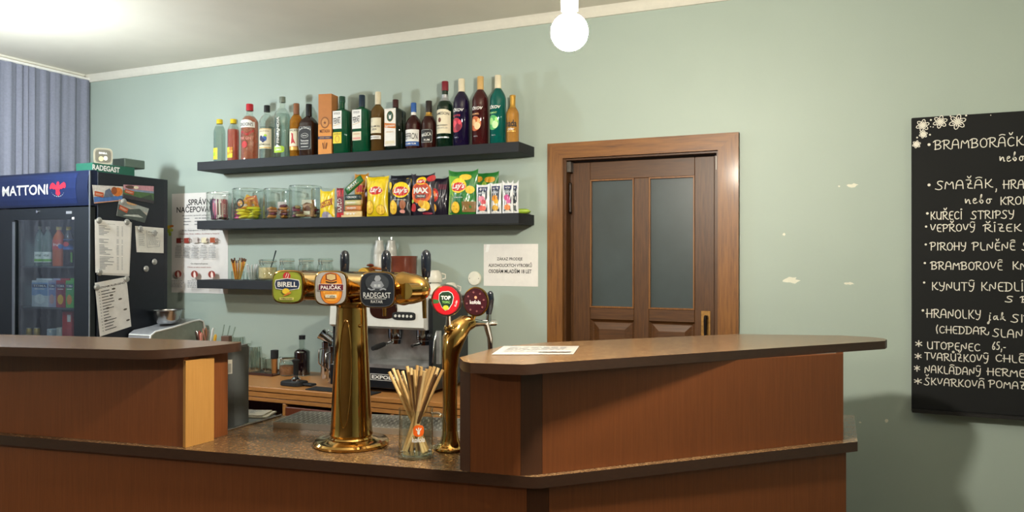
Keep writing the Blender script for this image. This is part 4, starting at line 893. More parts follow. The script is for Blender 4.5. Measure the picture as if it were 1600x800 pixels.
grd = lambda w, h: [('rect', LIME, -.5*w, .0, -.3*w, .55*h), ('poly', GREENL, [(-.5*w, .9*h), (-.1*w, .88*h), (-.3*w, .5*h), (-.5*w, .45*h)]), ('ell', CRISP, .12*w, .86*h, .2*w, .07*h), ('ell', CRISP, .3*w, .57*h, .15*w, .09*h)]+lays(w, h, -.1*w, .65*h, .26*w)+[('poly', M('#156a44', .5), [(-.28*w, .42*h), (.02*w, .45*h), (-.02*w, .25*h)]), ('text', LWHT, 'Onion', -.1*w, .4*h, .03*h, .3*w), ('rect', M('#8a6a3a', .5, var=.3, scale=50), .02*w, .06*h, .48*w, .3*h), ('line', LCRM, [(.05*w, .1*h), (.2*w, .38*h)], .004), ('line', LCRM, [(.15*w, .12*h), (.12*w, .36*h)], .003), ('line', LIME, [(-.45*w, .05*h), (-.38*w, .45*h)], .003), ('line', M('#d0c078', .5), [(-.4*w, .05*h), (-.32*w, .4*h)], .003)]+crispd(-.2*w, .17*h, .15*w, .13*h)
bag('crisp_bag', 'large green spring onion crisp bag with yellow and red logo', 700, 748, 268, -.145, .055, GRB, grd, 17, rz=.05)
bag('crisp_bag', 'green crisp bag behind the large green one, top corner showing', 738, 780, 270.5, -.05, .04, GRB, lambda w, h: [('ell', CRISP2, -.25*w, .86*h, .17*w, .07*h), ('ell', CRISP2, .2*w, .84*h, .2*w, .07*h), ('ell', LIME, 0, .7*h, .1*w, .1*h)], 18)
SW = M('#dfe1e4', .3, var=.05, coat=.4)
def sachet(px0, px1, top, Y, cols, label, seed, rz=0):
    c = [M(q, .45) for q in cols]
    bag('sachet', label, px0, px1, top, Y, .016, SW, lambda w, h: [('rect', LNVY, -.36*w, .8*h, .36*w, .92*h), ('rect', M('#3a4350', .5), -.34*w, .08*h, .34*w, .8*h), ('text', LWHT, 'semix', 0, .86*h, .05*h, .5*w), ('rect', M('#aab2bc', .5), -.3*w, .68*h, .3*w, .74*h), ('ell', c[0], -.05*w, .52*h, .26*w, .1*h), ('ell', c[1], .1*w, .4*h, .2*w, .09*h), ('ell', c[2], 0, .2*h, .28*w, .1*h), ('ell', LWHT, .15*w, .3*h, .1*w, .04*h), ('rect', LWHT, -.2*w, .05*h, .2*w, .1*h)], seed, 'white edged snack sachets', cat='sachet', rz=rz)
sachet(743.5, 766, 289, -.178, ('#d88aa0', '#c8505a', '#e06a5c'), 'white-edged sachet with pink fruit print in front of the green crisp bag', 31)
sachet(766, 784, 287, -.165, ('#e0962c', '#e8b83c', '#d8a83c'), 'white-edged sachet with orange fruit print, middle of the sachets', 32)
sachet(785, 802, 286, -.175, ('#c04a8c', '#d06aa0', '#e08a4c'), 'white-edged sachet with magenta fruit print near the shelf end', 33, .12)
sachet(793, 810, 286.5, -.148, ('#50565c', '#3c444c', '#6a7070'), 'white-edged dark sachet, rightmost of the sachets', 34, .35)
t = thing('snack_packet', 'lime green packet lying at the right end of the middle shelf', 'packet', (aty(811, 325, -.09).x, -.085, Z2+.014)); sweet_mesh(.11, .07, .026, M('#9dbb3a', .35), M('#c4d86a', .4), t)
t.rotation_euler = (0, 0, .3)

# ================================================================== LOWEST SHELF
def tz(px, y, Y): return aty(px, y, Y).z
def stickpot(px0, px1, ytop, n, cols, label, glab, sname, seed, h):
    Y = -.13; x, s = grp((px0+px1)/2, 430, Y, Z3); r = (px1-px0)/2*s*.8; jh = h
    t = thing('glass_pot', label, 'pot', (x, Y, Z3+.0002)); MB().lathe([(r*.85, 0), (r, .006), (r*1.02, jh)], 24, cap=(True, False)).build('glass', thin_glass('#f0f6f3', 1.5), t, 40)
    R = random.Random(seed); Lh = tz((px0+px1)/2, ytop, Y)-Z3
    for k in range(n):
        a = 2*PI*k/n+R.uniform(-.2, .2); q = r*R.uniform(.35, .8); L = Lh*R.uniform(.85, 1.0)
        cw_ = {'#c98b2c': 'orange', '#e0b254': 'pale yellow', '#b8681c': 'brown', '#d8a040': 'golden', '#dcdcd8': 'white', '#c8cccc': 'light grey'}[cols[k % len(cols)]]
        gl_ = glab if glab.startswith('white') else cw_+' '+glab
        st = thing(sname, gl_ if not glab.startswith('white') else gl_.replace('white', cw_), 'sachet', (x+q*.6*math.cos(a), Y+q*.6*math.sin(a), Z3+.004), a, gl_.replace('white', cw_))
        c = cols[k % len(cols)]; m = MB().box((-.004, -.0022, 0), (.004, .0022, L), 0, .001); m.build('stick', M(c, .5, var=.1), st, 0)
        if len(cols) > 2: MB().box((-.0043, -.0025, L*.9), (.0043, .0025, L+.004)).build('end', M('#5a3a28', .5), st, 0)
        st.rotation_euler = (0, .16+R.uniform(0, .16), a)
stickpot(359, 384, 404, 14, ('#c98b2c', '#e0b254', '#b8681c', '#d8a040'), 'small glass pot stuffed with orange and brown sugar sticks', 'sugar stick in the leftmost glass pot', 'sugar_stick', 1, .05)
stickpot(384, 404, 412, 12, ('#dcdcd8', '#c8cccc'), 'small glass pot of white sugar sticks on the lowest shelf', 'white sugar stick in the second glass pot', 'sugar_stick', 2, .045)
def clipjar(px0, px1, ytop, label, fill, fh, Y=-.13, zb=Z3, spoon=False):
    x, s = grp((px0+px1)/2, 430, Y, zb); r = (px1-px0)/2*s; h = tz((px0+px1)/2, ytop, Y)-zb
    t = thing('clip_jar', label, 'jar', (x, Y, zb+.0002)); gm = thin_glass('#f0f6f3', 1.6)
    MB().lathe([(r*.85, 0), (r, .008), (r*1.0, h*.62), (r*.86, h*.74), (r*.86, h*.84), (r*.92, h*.86)], 32, cap=(True, False)).build('glass', gm, t, 40)
    MB().lathe([(r*.93, h*.88), (r*.95, h*.9), (r*.9, h*.98), (r*.6, h)], 32).build('lid', gm, t, 40)
    MB().lathe([(r*.93, h*.855), (r*.95, h*.865), (r*.93, h*.88)], 32).build('seal', M('#b8a890', .6), t, 40)
    w = MB(); w.tube([(r*.2, -r*.9, h*.7), (r*.2, -r*1.05, h*.8), (r*.15, -r*1.02, h*.95), (-r*.15, -r*1.02, h*.95), (-r*.2, -r*1.05, h*.8), (-r*.2, -r*.9, h*.7)], .0016, 8)
    w.tube([(r*.88*math.cos(a), r*.88*math.sin(a), h*.79) for a in [2*PI*k/24 for k in range(25)]], .0014, 6); w.build('wire_clip', CHROME, t, 60)
    if fill: MB().lathe([(r*.8, .006), (r*.94, .014), (r*.94, h*fh)], 28).build('contents', M(fill, .8, var=.25, scale=120, bmp=.4), t, 40)
    if spoon:
        sp = thing('spoon', 'dark spoon handle sticking out of the sugar jar', 'spoon', (x+r*.2, Y, zb+h*.4)); MB().tube([(0, 0, 0), (r*.5, 0, h*.5), (r*1.05, -.01, h*.98)], [.003, .003, .004], 8).build('handle', M('#3b4a4c', .4, .4), sp)
    return t
clipjar(404, 433, 404.5, 'clip jar of pale brown sugar with a spoon beside the sugar sticks', '#cdb887', .6, spoon=True)
clipjar(436, 461, 403.5, 'clip jar with clear white contents behind the leftmost tap badge', '#c9d2cc', .35)
clipjar(466, 491, 403, 'clip jar with reddish contents behind the beer tower', '#8a5a44', .45)
clipjar(496, 521, 403, 'clip jar with pale green contents behind the second tap badge', '#a9b8a4', .3)
# jar with lying lid and cookies
x, s = grp(564, 420, -.16, Z3); r = 11*s
t = thing('honey_jar', 'round glass jar with a gold lid facing front behind the tap badges', 'jar', (x, -.13, Z3+r+.003)); mj = MB().lathe([(r*.9, -.0), (r, .006), (r, .06), (r*.85, .07)], 28); mj.xf(Matrix.Rotation(-PI/2, 4, 'X')); mj.build('glass', tint('#b98a3a', .4), t, 40)
ml = MB().lathe([(r*.92, -.012), (r*.92, .0)], 28); ml.xf(Matrix.Rotation(-PI/2, 4, 'X')); ml.build('lid', M('#d8b03c', .4, .3), t, 40)
print_on([('ring', M('#b8601c', .5), 0, 0, r*.7, r*.7, .002), ('line', M('#b8601c', .5), [(-r*.4, 0), (r*.4, 0)], .002), ('line', M('#b8601c', .5), [(0, -r*.4), (0, r*.4)], .002)], flat_map(-.0125), t, 'lid_print')
cx_, s = grp(580, 420, -.1, Z3)
bk = thing('glass_bowl', 'glass bowl of wrapped biscuits behind the third tap badge', 'bowl', (cx_, -.075, Z3+.0002)); MB().lathe([(.03, 0), (.04, .004), (.052, .045)], 28, cap=(True, False)).build('glass', thin_glass('#e0dcc8', 1.5), bk, 40)
for k in range(9):
    t = thing('biscuit', 'caramel biscuit in the glass bowl behind the tap badges', 'biscuit', (cx_+.022*math.cos(k*2.1), -.075+.022*math.sin(k*2.1), Z3+.02+.0085*k), 0, 'caramel biscuits in the glass bowl')
    sweet_mesh(.052, .026, .013, M(('#a8622c', '#c98a44', '#7a3a24')[k % 3], .4), M('#b03a28', .4) if k % 2 else None, t); t.rotation_euler = (.2*math.sin(k), .25*math.cos(k*3), k*1.1)
# brown pot
x, s = grp(632, 415, -.1, Z3); r = 20.5*s; h = tz(632, 400, -.1)-Z3
t = thing('clay_pot', 'reddish brown round clay pot on the lowest shelf behind the beer tower', 'pot', (x, -.105, Z3+.0002))
MB().lathe([(r*.72, 0), (r*.9, h*.1), (r*.99, h*.35), (r, h*.9), (r*1.04, h*.93), (r*1.04, h), (r*.97, h), (r*.96, h*.4), (r*.8, h*.08)], 40).build('bowl', M('#6e3626', .25, var=.15, scale=12, coat=.4), t, 50)
# two white ceramic dispensers
for i, (px, lab) in enumerate(((594, 'white ceramic dispenser bottle, left of the pair behind the clay pot'), (611.5, 'white ceramic dispenser bottle, right of the pair behind the clay pot'))):
    Y = -.045; x, s = grp(px, 400, Y, Z3); h = tz(px, 371, Y)-Z3; r = 8.8*s
    t = thing('dispenser_bottle', lab, 'bottle', (x-(.0 if i else .006), Y if i else Y, Z3+.0002), 0, 'white dispenser bottles')
    MB().lathe([(r*.95, 0), (r, .01), (r, h*.58), (r*.94, h*.6), (r*.94, h*.64), (r*.98, h*.66), (r*.86, h*.8), (r*.7, h*.86), (r*.7, h*.93), (r*.3, h*.94)], 32).build('body', M('#c2c2ba', .3), t, 35)
    MB().lathe([(r*.26, h*.93), (r*.22, h)], 14).build('spout', CHROME, t)

# wall socket cover
c = aty(742, 435, 0); sk = thing('socket_cover', 'round white blank cover on the wall left of the printed notice', 'cover', (c.x, 0, c.z)); r = 11.2*mpp(c)
m = MB().lathe([(r, 0), (r, .004), (r*.93, .009), (r*.3, .010)], 32); m.xf(Matrix.Rotation(PI/2, 4, 'X')); m.build('disc', M('#e4e2d2', .5), sk, 40)
for sx in (-1, 1): mm = MB().lathe([(.0022, 0), (.0022, .0105)], 8); mm.xf(Matrix.Rotation(PI/2, 4, 'X')); mm.xf(Matrix.Translation((sx*r*.7, 0, 0))); mm.build('screw', M('#6d6a5c', .5), sk)

# ================================================================== PAPERS ON THE WALL
CUT = 0
def wallq(x0, x1, z0, z1, y=-.0012): return [(x0, y, z1), (x1, y, z1), (x1, y, z0), (x0, y, z0)]
a = aty(756, 446.5, 0); b = aty(841, 381, 0)
card('notice', 'white landscape paper notice in black capitals left of the door', 'notice', wallq(a.x, b.x, a.z, b.z), (0, -1, 0), PAPER,
     [('text', INK, 'ZÁKAZ PRODEJE', .485, .645, .105, .47, {'bold': .014}), ('text', INK, 'ALKOHOLICKÝCH VÝROBKŮ', .49, .51, .112, .8, {'bold': .014}), ('text', INK, 'OSOBÁM MLADŠÍM 18 LET', .49, .365, .112, .79, {'bold': .014}), ('poly', M('#f4f4f0', .25), [(.03, .8), (.09, .82), (.12, .99), (.06, 1.0)])], pname='lettering')
a = aty(268.5, 457, 0); b = aty(268.5, 303, 0); c = aty(356.5, 457, 0)
sh = [('text', INK, 'SPRÁVNÉ', .53, .915, .075, .46, {'bold': .016}), ('text', INK, 'NAČEPOVANÉ', .45, .845, .078, .72, {'bold': .016}), ('text', INK, 'Jak poznáte správně načepované pivo', .5, .775, .016, .62), ('text', INK, 'Kde čepujeme s láskou a péčí', .5, .625, .017, .6), ('text', REDINK, 'Hladinka, šnyt, mlíko, čochtan a řezané', .5, .59, .016, .7),
      ('text', INK, 'Co doporučujeme', .5, .293, .018, .3), ('text', REDINK, 'Třikrát za sebou stejně dobře', .5, .257, .015, .42)]
for k in range(3): sh += para(GREYINK, .22, .36, .75-.03*k, 1, .02, .008, k)+para(GREYINK, .42, .85, .75-.03*k, 1, .02, .008, 9+k)
for k, (u, cc) in enumerate(((.14, '#7c2a22'), (.29, '#8c3226'), (.455, '#c9c0b8'), (.62, '#d9cfae'), (.78, '#a04a28'))):
    cm_ = M(cc, .6); sh += [('rect', cm_, u-.045, .50, u+.045, .555, 2), ('rect', M('#d8cfc8', .6), u-.045, .55, u+.045, .56, 2), ('ring', M('#a8908a', .6), u+.06, .528, .025, .018, .008), ('text', INK, ('Hladinka', 'Čochtan', 'Šnyt', 'Mlíko', 'Řezané')[k], u, .47, .012, .09)]+para(GREYINK, u-.06, u+.07, .455, 7, .0155, .006, 30+k, .2)
for k, u in enumerate((.18, .48, .79)):
    sh += [('ell', M('#8a3a30', .6), u, .19, .062, .036), ('poly', M('#ead8d0', .6), [(u-.01, .155), (u+.03, .16), (u+.02, .2), (u-.005, .22), (u-.02, .19)]), ('text', INK, ('Umýt', 'Naklonit', 'Načepovat')[k], u, .138, .011, .09)]+para(GREYINK, u-.12, u+.12, .125, 5, .015, .006, 50+k, .25)
for k, (u, v, ru, rv, cc) in enumerate(((.03, .66, .05, .018, '#c8a83a'), (.08, .67, .05, .012, '#c8742c'), (.03, .62, .04, .02, '#9aae3c'), (.08, .63, .04, .015, '#b8c04a'), (.05, .59, .03, .02, '#8aa02c'))): sh.append(('ell', M(cc, .6), u+.0, v, ru*.8, rv))
card('beer_poster', 'tall white printed poster on beer tapping partly behind the shelf ends', 'poster', wallq(a.x, c.x, a.z, b.z), (0, -1, 0), M('#d9d5d0', .6, var=.02), sh, pname='printing')

# ================================================================== DRINKS FRIDGE
FX = -3.724; FW_ = .755; FYF = -.66; FZ = 1.97; FYB = -.14
fr = thing('drinks_fridge', 'tall black glass-door drinks fridge with blue lit header at the left', 'fridge', (FX, 0, 0))
FB = M('#10161f', .5, var=.1)
MB().box((-FW_, FYB-.024, .06), (0, FYB, FZ), 0, .002).build('back_wall', FB, fr, 0)
MB().box((-.03, FYF+.05, .06), (0, FYB-.024, FZ), 0, .002).build('side_wall', FB, fr, 0)
MB().box((-FW_, FYF+.05, .06), (-FW_+.03, FYB-.024, FZ), 0, .002).build('side_wall', FB, fr, 0)
MB().box((-FW_+.03, FYF+.05, .06), (-.03, FYB-.024, .2), 0, .002).build('plinth', FB, fr, 0)
ztop = atx(140, 265, FX).z; hz0 = aty(70, 323, FYF).z
MB().box((-FW_+.03, FYF+.05, FZ-.03), (-.03, FYB-.024, FZ-.001)).build('top_panel', FB, fr, 0)
MB().box((-.004, FYF, .1), (.0004, FYF+.006, ztop-.004)).build('corner_strip', M('#a9b0b8', .35, .7), fr, 0)
# header: curved sign box
hh = ztop-hz0; hm = MB(); prof = [(FYF+.05, 0), (FYF+.008, 0), (FYF-.004, hh*.2), (FYF-.010, hh*.5), (FYF-.004, hh*.82), (FYF+.012, hh), (FYF+.05, hh)]
n = len(prof); P = [(x_, y, hz0+z) for x_ in (-FW_, -.004) for y, z in prof]; hm.add(P, [(i, n+i, n+(i+1) % n, (i+1) % n) for i in range(n)]+[tuple(range(n)), tuple(range(2*n-1, n-1, -1))])
hm.build('header', M('#16203c', .3, var=.08), fr, 40)
xr_ = aty(121, 300, FYF).x-FX
def hmap(u, v, e):
    for (y0, z0), (y1, z1) in zip(prof[1:], prof[2:]):
        if z0 <= v*hh <= z1+1e-9: t_ = (v*hh-z0)/(z1-z0+1e-9); return (u, y0+(y1-y0)*t_-e-.0008, hz0+v*hh)
    return (u, FYF-e, hz0+v*hh)
print_on([('rect', M('#18264f', .3, var=.1), -FW_+.01, .06, xr_, .94, 2, 12)], hmap, fr, 'sign_panel')
def hx(px): return aty(px, 292, FYF-.01).x-FX
def hv(px, py): return (aty(px, py, FYF-.01).z-hz0)/hh
CUT = .02
print_on([('text', LWHT, 'MATTONI', (hx(4)+hx(75))/2, .5, .30, hx(75)-hx(4), {'bold': .015})], lambda u, v, e: hmap(u, v, e+.0016), fr, 'lettering')
CUT = 0
ec, ew = (hx(78)+hx(103))/2, (hx(103)-hx(78))/2
RE = M('#d2283c', .4)
eag = [(-1, .56), (-.92, .72), (-.7, .80), (-.4, .72), (-.22, .62), (-.14, .80), (.0, .84), (.14, .78), (.2, .62), (.4, .72), (.7, .80), (.92, .74), (1, .58), (.9, .5), (.72, .54), (.5, .47), (.34, .5), (.22, .42), (.3, .26), (.0, .16), (-.3, .26), (-.22, .42), (-.34, .5), (-.5, .47), (-.72, .54), (-.9, .48)]
eag = [(u, .5+(v-.5)*.62) for u, v in eag]
ctr = (0, .5)
Q2, ff = cut2d([(ec+u*ew, v) for u, v in eag], [tuple(range(len(eag)))], .02)
pm = MB(); pm.add([hmap(a, b, .0016) for a, b in Q2], ff)
for k in range(8):
    a0, a1 = PI+.25+k*.33, PI+.25+k*.33+.2
    pm.add([hmap(ec+ew*.8*math.cos(a), .45+.19*math.sin(a)*q, .0016) for a, q in ((a0, 1), (a1, 1), (a1, .85), (a0, .85))], [(0, 1, 2, 3)], 1)
pm.build('emblem', [RE, LSIL], fr, 0)
# door: frame + glass, hinge bits
dz1 = hz0-.008; gx0 = aty(22, 400, FYF).x-FX; gx1 = aty(116, 400, FYF).x-FX; gz1 = aty(60, 343, FYF).z
fd = MB()
for a_, b_ in (((-FW_+.002, FYF, .12), (gx0, FYF+.04, dz1)), ((gx1, FYF, .12), (-.006, FYF+.04, dz1)), ((gx0, FYF, gz1), (gx1, FYF+.04, dz1)), ((gx0, FYF, .12), (gx1, FYF+.04, .22))): fd.box(a_, b_)
dr = fd.build('door', M('#1d2226', .35), fr, 0)
MB().box((gx0, FYF+.01, .22), (gx1, FYF+.014, gz1)).build('door_glass', thin_glass('#dfe6e8', 1.2), dr, 0)
MB().box((gx0-.012, FYF-.003, .22), (gx0+.008, FYF, gz1-.01)).build('silver_strip', M('#8c9298', .35, .7), dr, 0)
MB().lathe([(.008, 0), (.008, .01)], 12).xf(Matrix.Translation((aty(60, 331, FYF).x-FX, FYF, aty(60, 331, FYF).z)) @ Matrix.Rotation(PI/2, 4, 'X')).build('lock', CHROME, dr)
q = aty(108, 332, FYF); MB().box((q.x-FX-.022, FYF-.002, q.z-.007), (q.x-FX+.022, FYF, q.z+.007)).build('maker_badge', LSIL, dr, 0)
q = aty(114.5, 341, FYF); MB().box((q.x-FX-.008, FYF-.002, q.z-.006), (q.x-FX+.008, FYF, q.z+.006)).build('switch', LWHT, dr, 0)
# interior
FI = M('#8d9392', .6)
MB().box((-FW_+.036, FYB-.03, .2), (-.036, FYB-.0245, FZ-.04)).build('interior_back', FI, fr, 0)
MB().box((-FW_+.0305, FYF+.06, .2), (-FW_+.035, FYB-.03, FZ-.04)).build('interior_side', FI, fr, 0)
FC = FYF+.085
shz = [aty(75, 416, FC).z, aty(75, 480, FC).z, aty(70, 524, FC).z-.02]
for z in shz: MB().box((-FW_+.032, FYF+.06, z-.008), (-.032, FYB-.035, z)).build('wire_shelf', M('#5a6064', .5, .3), fr, 0)
# fridge contents (top-level things)
def fpx(px, Y=FC): return aty(px, 420, Y).x
def fbottle(px, hw, top, zb, label, liq, cap, deco_, Y=FC, base=None, group=None):
    x = fpx(px, Y); s = mpp((x, Y, zb)); r = hw*s; h = aty(px, top, Y).z-zb
    t = thing('bottle', label, 'bottle', (x, Y, zb+.0003), .6, group); P = profile(h, r, .62, .88, .35)
    MB().rings([q for q in P if q[0] < .92*h]+[(.92*h, P[-1][1], P[-1][2], 2)], 24).build('glass', liq, t, 40)
    MB().lathe([(P[-1][1]*1.25, .92*h), (P[-1][1]*1.25, h)], 16).build('cap', cap, t, 40)
    print_on(deco_(h, r), round_map(P, 0), t)
wdeco = lambda h, r: [rect_c(LWHT, 0, .1*h, 2.4*r, .36*h), ('text', C_GRN, 'vital', 0, .28*h, .07*h, 1.2*r), rect_c(GREENL, 0, .12*h, 2.4*r, .18*h)]
fbottle(62, 7.2, 354, shz[0], 'clear mineral water bottle with white cap, leftmost in the fridge', tint('#cfdcd8', .25), LWHT, wdeco)
fbottle(74.5, 6.8, 354, shz[0], 'clear mineral water bottle with white cap and green label in the fridge', tint('#cfdcd8', .25), LWHT, wdeco)
fbottle(92, 9, 354.5, shz[0], 'orange soda bottle with yellow cap in the fridge', tint('#d9662c', .7), C_YEL, lambda h, r: [rect_c(LRED, 0, .42*h, 2.3*r, .66*h), ('text', LWHT, 'fruit', 0, .55*h, .08*h, 1.4*r), ('ell', LBLU, .6*r, .5*h, .4*r, .06*h)])
fbottle(107, 7.6, 354.5, shz[0], 'dark cola bottle with yellow cap and blue label, rightmost in the fridge', tint('#1a1c24', .85), C_YEL, lambda h, r: [rect_c(LBLU, 0, .42*h, 2.6*r, .68*h), ('ell', LRED, -.2*r, .56*h, .6*r, .06*h), rect_c(GREENL, .9*r, .1*h, .4*r, .35*h, 3)])
def carton(px0, px1, top, label, c1, c2, fruit, Y=FC, dy=0):
    x0, x1 = fpx(px0, Y), fpx(px1, Y); zb = shz[1]; h = aty(px0, top, Y).z-zb; w = x1-x0
    t = thing('juice_carton', label, 'carton', ((x0+x1)/2, Y, zb+.0003), 0, 'juice cartons in the fridge')
    MB().box((-w/2, 0, 0), (w/2, .06, h*.93), 0, .002).box((-w/2+.002, .027, h*.93), (w/2-.002, .033, h)).build('carton', c1, t, 0)
    print_on([('rect', c2, -w/2+.001, h*.4, w/2-.001, h*.86), ('rect', LNVY, -w*.45, h*.68, w*.45, h*.8), ('text', LWHT, 'TOMA', 0, h*.74, h*.08, w*.8), ('ell', fruit, 0, h*.28, w*.32, h*.17), ('rect', LWHT, -w*.3, h*.62, w*.3, h*.645)], flat_map(0), t, 'print')
carton(49.5, 75, 435, 'white and blue carton, leftmost on the middle fridge shelf', M('#c9cfd6', .5), M('#7e9cc8', .5), M('#dfe3e8', .5))
carton(75.5, 87, 435, 'lilac carton on the middle fridge shelf', M('#a9a4bc', .5), M('#7e88b8', .5), M('#c99a9a', .5))
carton(87.5, 102, 435, 'red carton with a lemon on the middle fridge shelf', M('#b02a34', .5), M('#8c2440', .5), M('#e8b41c', .5))
carton(102.5, 115, 435, 'green and white carton with an orange on the middle fridge shelf', M('#5cae4c', .5), M('#3c9a4c', .5), M('#e08a2c', .5))
for i, px in enumerate((46, 58)):
    x = fpx(px); zb = shz[2]; s = mpp((x, FC, zb)); h = aty(px, 513, FC).z-zb
    t = thing('energy_drink', ('small gold-topped can at the lower left in the fridge', 'small gold-topped can, right of its twin in the fridge')[i], 'can', (x, FC, zb+.0003), 0, 'small gold cans'); MB().lathe([(4*s, 0), (4.6*s, .004), (4.6*s, h*.9), (3.8*s, h)], 20).build('can', M('#c9a648', .35, .6), t)
    MB().lathe([(3.9*s, h), (3.9*s, h+.003)], 20).build('lid', LSIL, t)
for i, (px0, px1, top, c, lab) in enumerate(((97, 112, 487, '#c8322c', 'bright red box standing low in the fridge'), (88, 96, 512, '#c9c8bc', 'cream box low in the fridge'), (73, 81, 514, '#b9c4cc', 'small tub with a white lid low in the fridge'))):
    x0, x1 = fpx(px0), fpx(px1); zb = shz[2]; h = aty(px0, top, FC).z-zb; w = x1-x0
    t = thing('drink_box' if i != 2 else 'tub', lab, 'box', ((x0+x1)/2, FC, zb+.0003)); MB().box((-w/2, 0, 0), (w/2, .06, h), 0, .003).build('box', M(c, .5), t, 0)
    print_on([('rect', LWHT, w*.05, h*.65, w*.42, h*.9), ('rect', LWHT if i else LRED, -w*.4, h*.1, w*.4, h*.3)], flat_map(0), t, 'print')
# things on top of the fridge
t = thing('beer_mat_box', 'long dark green box lying on top of the fridge', 'box', (-3.80, -.46, FZ+.0005), 0); MB().box((-.07, -.17, 0), (.06, .10, .048), 0, .002).build('carton', M('#1d5a48', .5), t, 0)
print_on([('text', LWHT, 'RADEGAST', -.085, .024, .03, .17, {'bold': .03})], lambda u, v, e: (.06+e, u, v), t, 'lettering')
t = thing('storage_tin', 'grey-green tin box on top of the fridge behind the beer mats', 'box', (-3.80, -.40, FZ+.049)); MB().box((-.05, -.02, 0), (.05, .12, .05), 0, .004).build('tin', M('#5a6a60', .4), t, 0)
m_ = [None]
for k in range(9):
    if m_[0] is None:
        t = thing('beer_mat', 'beige printed beer mat standing in the stack on top of the fridge', 'beer mat', (0, 0, 0), 0, 'beer mats on the fridge')
        mb_ = MB(); n = 28; P = []
        for y in (-.00065, .00065):
            for i in range(n):
                a = 2*PI*i/n; c_, s_ = math.cos(a), math.sin(a); w_ = (abs(c_)**5+abs(s_)**5)**(-.2); P.append((.047*c_*w_, y, .045*s_*w_+.045))
        mb_.add(P, [tuple(range(n)), tuple(range(2*n-1, n-1, -1))]+[(i, i+n, (i+1) % n+n, (i+1) % n) for i in range(n)]); mb_.build('mat', M('#8f8873', .7), t, 0)
        print_on([('ring', M('#5f5948', .7), 0, .045, .041, .039, .0015, 5), ('ell', M('#565244', .7), 0, .045, .038, .036, 5), ('text', LWHT, 'BIRELL', 0, .062, .01, .04), ('ell', M('#b5a47c', .7), -.01, .03, .012, .014), ('ell', LCRM, .012, .034, .01, .012)], flat_map(-.00075), t, 'print'); m_[0] = t
    else: t = copy_tree(m_[0])
    # stand the mats facing the room: plane normal along +x
    t.matrix_world = Matrix.Translation((-3.765-.0026*k*math.sin(.95), -.545+.0026*k*math.cos(.95), FZ+.0495)) @ Matrix.Rotation(.95, 4, 'Z') @ Matrix.Rotation(-.06, 4, 'X')
# papers and magnets on the fridge side
def fside(px, py, e=.0006): p = atx(px, py, FX+e); return (p.x, p.y, p.z)
def fcard(name, label, cat, quad, mat, shapes, e=.0006, **kw): return card(name, label, cat, [fside(*p, e) for p in quad], (1, 0, 0), mat, shapes, **kw)
sh = [('text', INK, 'JÍDELNÍ LÍSTEK', .45, .93, .014, .22)]
for k in range(30):
    if k in (7, 8, 12, 20): continue
    sh += [('rect', GREYINK, .1, .885-k*.028, .1+random.uniform(.12, .42), .895-k*.028, 1), ('rect', GREYINK, .6, .885-k*.028, .66, .893-k*.028, 1), ('rect', GREYINK, .74, .885-k*.028, .78, .893-k*.028, 1)]
fcard('price_list', 'spare sheet showing behind the long price list on the fridge side', 'paper', [(150, 345), (206, 347.5), (202, 431.5), (151, 429)], M('#cfccc8', .7), None)
fcard('price_list', 'long white price list with fine rows on the fridge side', 'paper', [(148, 343), (204, 346.5), (201, 428), (149, 426)], PAPER, sh, .0018)
sh = [('text', INK, 'SEZNAM ALERGENŮ', .5, .9, .05, .84, {'bold': .02})]
for k in range(14):
    v = .81-k*.056; sh += [('rect', GREYINK, .08, v, .12, v+.012, 1), ('rect', INK, .16, v, .16+random.uniform(.15, .5), v+.014, 1)]
    if k % 2 == 0: sh.append(('ell', M('#5a544c', .7), .55+.35*math.sin(k*1.7), v+.01, .06, .018))
fcard('allergen_list', 'tilted white allergen list with bold heading low on the fridge side', 'paper', [(148, 442), (197.5, 432.5), (205, 510), (156, 526)], M('#d9d7d2', .7), sh, .001)
sh = para(GREYINK, .08, .3, .85, 9, .07, .02, 4)+para(GREYINK, .4, .8, .7, 8, .055, .015, 5)+[('text', INK, 'Platební', .58, .8, .05, .34)]+[('line', GREYINK, [(.35, .86), (.35, .2), (.8, .25), (.82, .5)], .01)]
fcard('bill_slip', 'smaller white slips pinned at the upper right of the fridge side', 'paper', [(211, 353), (255.5, 356.5), (255.5, 395.5), (213.5, 394)], M('#dad8cf', .7), sh, .001)
def photo(quad, label, sh, e): fcard('postcard', label, 'postcard', quad, M('#b9b2a6', .4, coat=.5), sh, e, group='landscape postcards on the fridge')
cc = lambda h_: M(h_, .45, var=.15, scale=60)
lab_ = [('poly', cc('#b3502e'), [(.03, .42), (.32, .30), (.34, .58), (.05, .68)]), ('line', LCRM, [(.07, .56), (.3, .46)], .02), ('line', LCRM, [(.07, .50), (.26, .41)], .015)]
photo([(144, 289), (192, 291.5), (191, 313.5), (147, 318)], 'postcard of a harbour with an orange sun, top left on the fridge side', [('rect', cc('#c9c4bc'), 0, .5, 1, 1), ('rect', cc('#4a6ea8'), 0, 0, 1, .35), ('poly', cc('#5a6478'), [(.35, .3), (.4, .7), (.55, .85), (.65, .5), (.68, .3)]), ('ell', cc('#c9702c'), .82, .62, .17, .3), ('ell', cc('#8c4a24'), .7, .7, .1, .25), ('rect', cc('#c0886a'), 0, 0, 1, .06)]+lab_, .0008)
